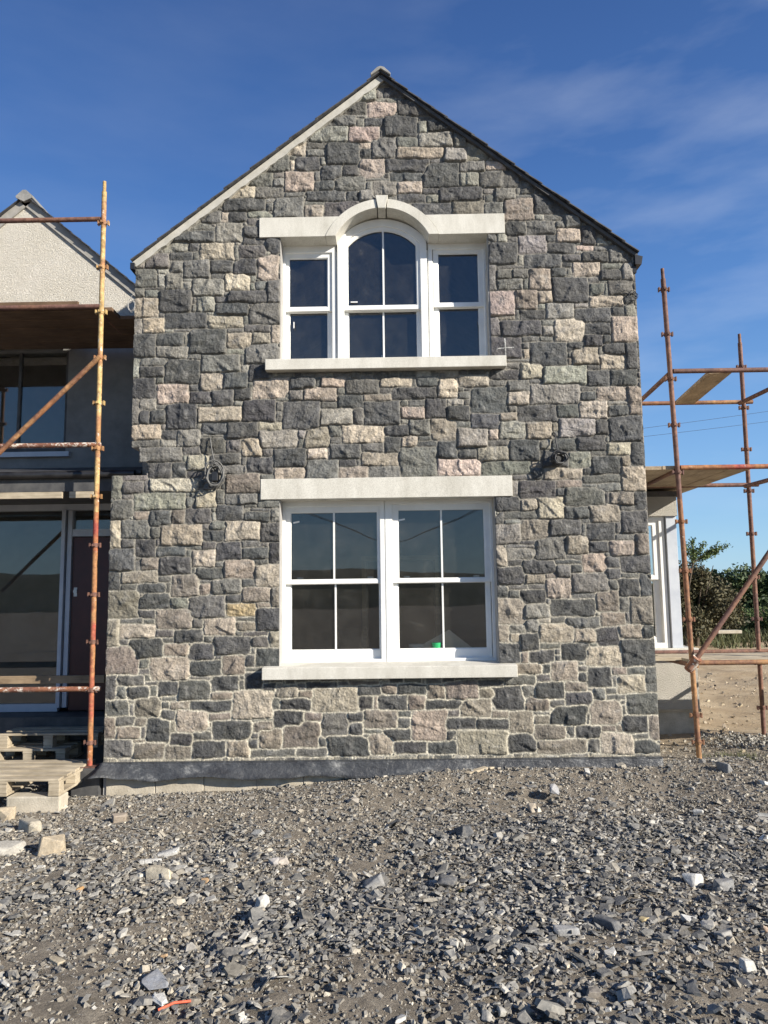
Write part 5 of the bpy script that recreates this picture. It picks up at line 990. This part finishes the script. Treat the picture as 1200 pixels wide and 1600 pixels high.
rock(552, 1250, 18, 14, (.36, .33, .29), 'small pinkish grey stone below the footing')
rock(430, 1345, 22, 16, (.36, .34, .33), 'mauve grey stone in the middle of the slate chips')
rock(441, 1344, 20, 14, (.45, .40, .35), 'pale triangular stone right of the mauve grey one')
rock(185, 1276, 26, 20, (.40, .33, .26), 'brown pointed stone below the left end of the footing')
rock(1133, 1196, 26, 22, GY, 'grey lump beside the foot of the right scaffold')
rock(1015, 1188, 22, 18, (.45, .40, .31), 'cream block against the right corner of the wall', boxy=1)
# timber offcuts, orange strip
def stick(p, q, w, h, mat, label, cat='timber', name='timber_offcut', up=.015):
    a = G(*p); b_ = G(*q); a.z += up; b_.z += up
    return tag(MB().bar(a, b_, w, h).build(name, mat, None, bevel=.002), label, cat)
stick((728, 1212), (760, 1202), .055, .02, 'wood', 'short pale timber offcut in the earth at the foot of the wall')
stick((764, 1203), (790, 1198), .03, .015, 'wood', 'thin timber lath right of the short timber offcut')
a = G(247, 1586); b_ = G(272, 1577); c_ = G(298, 1572)
o = MB().tube([a+Vector((0, 0, .02)), b_+Vector((0, 0, .026)), c_+Vector((0, 0, .02))], .0055, 8).build('plastic_strip', 'orange', None); tag(o, 'thin orange plastic strip on the gravel at the bottom left', 'strip')
stick((575, 1423), (620, 1429), .012, .008, 'wood', 'thin pale stick lying among the chips at the centre', 'stick', 'stick', .02)
q0 = P(1005, 1190, -.02)

# ------------------------------------------------------------------ vegetation
def foliage(cx, cy, cz, rx, ry, rz, n, leaf, mat, seed, name='foliage', parent=None, lumps=9):
    R = np.random.default_rng(seed)
    L_ = np.stack([R.uniform(-.75, .75, lumps), R.uniform(-.75, .75, lumps), R.uniform(-.6, .75, lumps)], 1); lr = R.uniform(.25, .5, lumps)
    k = R.integers(0, lumps, n); d = R.normal(0, 1, (n, 3)); d /= np.linalg.norm(d, axis=1)[:, None]
    p = L_[k]+d*(lr[k]*R.random(n)**.4*R.choice([1, 1, 1, 1.25], n))[:, None]
    p = p*np.array([rx, ry, rz])+np.array([cx, cy, cz]); p = p[p[:, 2] > -.1]; n = len(p)
    a = R.normal(0, 1, (n, 3)); a /= np.linalg.norm(a, axis=1)[:, None]; b = np.cross(a, R.normal(0, 1, (n, 3))); b /= np.linalg.norm(b, axis=1)[:, None]
    s = leaf*R.uniform(.5, 1.3, n)[:, None]
    V = np.stack([p-a*s, p+b*s*.45, p+a*s, p-b*s*.45], 1).reshape(-1, 3); Fi = np.arange(len(V))
    o = np_mesh(name, V, Fi, np.full(n, 4), mat); 
    if parent: o.parent = parent; o.matrix_parent_inverse = parent_inv(parent)
    return o
def bush(x, y, rx, ry, h, n, leaf, mat, label, seed, cat='bush', group='bushes and trees beyond the yard', name='bush', base=0, z0=0):
    t = thing(name, label, cat, (x, y, z0), group)
    foliage(x, y, z0+base+h*.42, rx, ry, h*.43, n, leaf, mat, seed, 'foliage', t, 12)
    m_ = MB(); rg = random.Random(seed)
    for i in range(5):
        a = rg.uniform(0, 6.28); m_.tube([(x, y, -.15), (x+.2*rx*math.cos(a), y+.2*ry*math.sin(a), z0+base+h*.4), (x+.55*rx*math.cos(a), y+.55*ry*math.sin(a), z0+base+h*.85)], [.05, .03, .01], 6)
    m_.build('stem', 'bark', t); return t
def vx(px, Y): return P(px, 950, Y).x
def vh(py, Y, px=1130): return P(px, py, Y).z
bush(vx(1085, 15), 15, 1.25, 1.2, vh(868, 15)+.1, 15000, .055, 'leafbrown', 'brown twiggy bush seen behind the rust orange scaffold post', 1)
bush(vx(1118, 17), 17, 1.0, 1.0, vh(925, 17)+.1, 9000, .05, 'leafbrown', 'lower brown green bush right of the tall twiggy bush', 2)
bush(vx(1035, 16), 16, 1.6, 1.2, vh(900, 16), 9000, .055, 'leafdark', 'dark green bush half hidden behind the bay', 3)
bush(vx(1150, 27), 27, 2.0, 1.5, vh(876, 27), 15000, .10, 'leafdark', 'dark green bushy tree on the skyline left of the thin scaffold post', 4)
bush(vx(1205, 27), 27, 2.3, 1.5, vh(884, 27), 15000, .10, 'leafdark', 'dark green bushy tree on the skyline at the right edge', 5)
bush(vx(1100, 30), 30, 2.2, 1.5, vh(885, 30), 12000, .10, 'leafdark', 'dark tree on the skyline behind the brown bush', 6)
bush(vx(1270, 26), 26, 3, 1.5, vh(880, 26), 14000, .11, 'leafdark', 'dark green hedge tree standing just outside the right edge', 7)
bush(vx(1040, 31), 31, 3, 1.5, vh(888, 31), 12000, .11, 'leafdark', 'dark tree on the skyline behind the bay window', 8)
bush(vx(1165, 20), 20, 1.5, .8, vh(942, 20), 9000, .05, 'leafgreen', 'low mid green shrub below the dark skyline trees', 9)
bush(vx(1215, 19), 19, 1.3, .8, vh(945, 19), 9000, .05, 'leafgreen', 'low green shrub at the right edge beneath the skyline trees', 10)
bush(vx(1120, 19.5), 19.5, 1.2, .7, vh(955, 19.5), 7000, .05, 'leafdark', 'low dark shrub behind the lower brown green bush', 13)
# green sprig of a small tree above the brown bush
t = thing('small_tree', 'small tree with sparse bright green leaves above the brown bush', 'tree', (vx(1095, 14), 14, 0), 'bushes and trees beyond the yard')
xt = vx(1090, 14); m_ = MB(); pts = []
m_.tube([(xt-.3, 14.2, -.1), (xt-.25, 14.1, 1.4), (xt-.05, 14, vh(880, 14, 1090))], [.05, .035, .02], 8)
tips = [(1068, 850), (1085, 843), (1100, 849), (1118, 853), (1136, 852), (1108, 866), (1090, 866), (1078, 862), (1122, 860)]
LV = []
R_ = np.random.default_rng(9)
for i, (tx, ty) in enumerate(tips):
    q = P(tx, ty, 14); b0 = Vector((xt-.05, 14, vh(880, 14, 1090))); yy = random.uniform(-.4, .4); qq = Vector((q.x, 14+yy, q.z))
    m_.tube([b0, b0.lerp(qq, .5)+Vector((0, 0, .05)), qq], [.015, .01, .004], 6)
    for k in range(170):
        tt = R_.uniform(.35, 1.05); c = b0.lerp(qq, tt)+Vector(R_.normal(0, .045, 3)); LV.append(c)
m_.build('branch', 'bark', t)
p = np.array(LV); n = len(p); a = R_.normal(0, 1, (n, 3)); a /= np.linalg.norm(a, axis=1)[:, None]; b = np.cross(a, R_.normal(0, 1, (n, 3))); b /= np.linalg.norm(b, axis=1)[:, None]; s = .038*R_.uniform(.6, 1.3, n)[:, None]
V = np.stack([p-a*s, p+b*s*.5, p+a*s, p-b*s*.5], 1).reshape(-1, 3); o = np_mesh('foliage', V, np.arange(len(V)), np.full(n, 4), 'leafgreen'); o.parent = t; o.matrix_parent_inverse = parent_inv(t)
# rough grass between yard and hedge, and a tuft near the scaffold foot
def grass(name, label, n, xr, yr, hmin, hmax, seed, dens=None, w=.01):
    R = np.random.default_rng(seed); x = R.uniform(*xr, n); y = R.uniform(*yr, n)
    if dens: k = R.random(n) < dens(x, y); x = x[k]; y = y[k]; n = len(x)
    z = ground_h(x, y); h = R.uniform(hmin, hmax, n); a = R.random(n)*6.28; l = R.normal(0, .35, (n, 2))*h[:, None]
    V = np.stack([np.stack([x-np.cos(a)*w, y-np.sin(a)*w, z-.01], 1), np.stack([x+np.cos(a)*w, y+np.sin(a)*w, z-.01], 1), np.stack([x+l[:, 0], y+l[:, 1], z+h], 1)], 1).reshape(-1, 3)
    o = np_mesh(name, V, np.arange(len(V)), np.full(n, 3), 'leafgrass'); return tag(o, label, 'grass', kind='stuff')
grass('grass', 'rough green grass along the far side of the yard before the bushes', 60000, (3, 26), (12.5, 26), .1, .42, 21, lambda x, y: np.clip((y-13.5)/2.5, 0, 1)*np.clip(.45+vnoise(x, y, 1.1, 91)*1.4, .0, 1), .018)
tq = G(1155, 1185); tuft = (tq.x, tq.y)
grass('grass_tuft', 'small green weed tuft in the stones right of the scaffold foot', 1600, (tq.x-.5, tq.x+.5), (tq.y-.25, tq.y+.25), .02, .07, 22, lambda x, y: np.exp(-((x-tuft[0])/.22)**2-((y-tuft[1])/.12)**2), .004)
o = MB().box(vx(1120, 13), vx(1157, 13), 13, 13.3, P(1140, 990, 13).z, P(1140, 985, 13).z).build('plank', 'board', None, bevel=.01); tag(o, 'grey plank lying in the grass in front of the far shrubs', 'plank')
o.data.materials[0] = M['concrete']

# far rise beyond the hedge and the hill behind the viewer that the panes mirror
def ridge(name, x0, x1, y0, depth, hfun, n=80):
    V = []; Fc = []
    for i in range(n+1):
        x = x0+(x1-x0)*i/n
        for j in range(7):
            t = j/6; V.append((x, y0+depth*t, -.4+hfun(x)*math.sin(t*math.pi/2)))
    for i in range(n):
        for j in range(6): a = i*7+j; Fc.append((a, a+7, a+8, a+1))
    return tag(MB().add(V, Fc, True).build(name, 'hill', None), kind='structure')
ridge('hill', -20, 260, 60, 60, lambda x: 3.4+.8*float(vnoise(x, 1., 25, 81))+.35*float(vnoise(x, 1., 6, 82)))
ridge('hill', -260, 260, -90, -70, lambda x: 7.2+1.0*float(vnoise(x, 9., 40, 83))+.3*float(vnoise(x, 1., 9, 84))-.010*x)

# overhead wires
def wire(p, q, sag, label, r=.008, n=24, Y=None):
    p = Vector(p); q = Vector(q); pts = [p.lerp(q, i/n)-Vector((0, 0, sag*4*(i/n)*(1-i/n))) for i in range(n+1)]
    return tag(MB().tube(pts, r, 6).build('overhead_wire', 'blackcable', None), label, 'wire')
YWi = 25
for (ya, yb, lb) in ((662, 634, 'upper of the two thin overhead wires crossing the sky at the right'), (675, 650, 'lower of the two thin overhead wires crossing the sky at the right')):
    a = P(1000, ya, YWi); b_ = P(1200, yb, YWi); wire(a-(b_-a)*1.5, b_+(b_-a)*2, .25, lb, .007)
for zz_, lb in ((0, 'sagging overhead cable over the yard behind the viewer, mirrored in the lower panes'), (.05, 'second sagging cable just above the first, mirrored in the lower panes')):
    pts = [(x, -20+.0*x, 3.33+zz_*2*abs(x)/6+math.sqrt((.42*x)**2+.03)) for x in np.linspace(-6, 6, 41)]
    o = MB().tube(pts, .013, 6).build('overhead_wire', 'whitecable', None); tag(o, lb, 'wire')
for s, lb in ((-1, 'wooden cable pole behind the viewer, toward the left'), (1, 'wooden cable pole behind the viewer, toward the right')):
    m_ = MB().tube([(6*s, -20, -.2), (6*s, -20, 6.2)], [.13, .1], 12).build('cable_pole', 'bark', None); tag(m_, lb, 'pole')

# ------------------------------------------------------------------ light
SUN_AZ, SUN_EL = rad(58), rad(25)          # azimuth measured from -y (towards the viewer) to +x
sv = Vector((math.sin(SUN_AZ)*math.cos(SUN_EL), -math.cos(SUN_AZ)*math.cos(SUN_EL), math.sin(SUN_EL)))
sun = bpy.data.objects.new('sun', bpy.data.lights.new('sun', 'SUN')); COL.objects.link(sun)
sun.data.energy = 4.6; sun.data.angle = rad(.55); sun.data.color = (1, .93, .82)
sun.rotation_euler = (-sv).to_track_quat('-Z', 'Y').to_euler(); sun.location = sv*20
w = bpy.data.worlds.new('World'); SC.world = w; w.use_nodes = True; nt = w.node_tree; bg = nt.nodes['Background']
sky = N(nt, 'ShaderNodeTexSky', sky_type='NISHITA', sun_disc=False, sun_elevation=SUN_EL, air_density=1.0, dust_density=.35, ozone_density=2.5)
# sun_rotation is measured clockwise from +y
sky.sun_rotation = math.atan2(sv.x, sv.y)
tc = N(nt, 'ShaderNodeTexCoord'); mp = N(nt, 'ShaderNodeMapping'); mp.inputs['Scale'].default_value = (2.0, 2.0, 7.0); mp.inputs['Rotation'].default_value = (0, rad(-24), 0)
L(nt, tc.outputs['Generated'], mp.inputs[0])
cl = ramp(nt, noise(nt, mp.outputs[0], 2.2, 6, .52), [(.46, (0, 0, 0)), (.80, (1, 1, 1))])
nm_ = N(nt, 'ShaderNodeVectorMath', operation='NORMALIZE'); L(nt, tc.outputs['Generated'], nm_.inputs[0])
dt = N(nt, 'ShaderNodeVectorMath', operation='DOT_PRODUCT'); L(nt, nm_.outputs[0], dt.inputs[0]); cd = Vector(ray(1130, 330)).normalized(); dt.inputs[1].default_value = cd
mr = N(nt, 'ShaderNodeMapRange', inp={1: .90, 2: 1.0, 3: .04, 4: .20}); L(nt, dt.outputs['Value'], mr.inputs[0])
ml = N(nt, 'ShaderNodeMath', operation='MULTIPLY'); L(nt, cl, ml.inputs[0]); L(nt, mr.outputs[0], ml.inputs[1])
hs_ = N(nt, 'ShaderNodeHueSaturation', inp={'Saturation': 1.12, 'Value': 1.0, 'Hue': .512}); L(nt, sky.outputs[0], hs_.inputs['Color'])
mx = N(nt, 'ShaderNodeMix', data_type='RGBA'); L(nt, ml.outputs[0], mx.inputs[0]); sp = N(nt, 'ShaderNodeSeparateXYZ'); L(nt, nm_.outputs[0], sp.inputs[0])
gr_n = ramp(nt, sp.outputs[2], [(0, (.34, .64, .92)), (.18, (.21, .46, .84)), (.36, (.10, .275, .66)), (.52, (.056, .168, .47)), (.68, (.033, .102, .32)), (1, (.025, .065, .22))])
sc_ = N(nt, 'ShaderNodeVectorMath', operation='SCALE', inp={'Scale': 5.9}); L(nt, gr_n, sc_.inputs[0])
m2 = N(nt, 'ShaderNodeMix', data_type='RGBA'); m2.inputs[0].default_value = .72; L(nt, hs_.outputs[0], m2.inputs[6]); L(nt, sc_.outputs[0], m2.inputs[7])
L(nt, m2.outputs[2], mx.inputs[6]); mx.inputs[7].default_value = (5.2, 5.6, 6.3, 1)
L(nt, mx.outputs[2], bg.inputs['Color']); bg.inputs['Strength'].default_value = .088
SC.view_settings.view_transform = 'Standard'; SC.view_settings.look = 'None'; SC.view_settings.exposure = .92; SC.view_settings.gamma = 1
SC.render.engine = 'CYCLES'
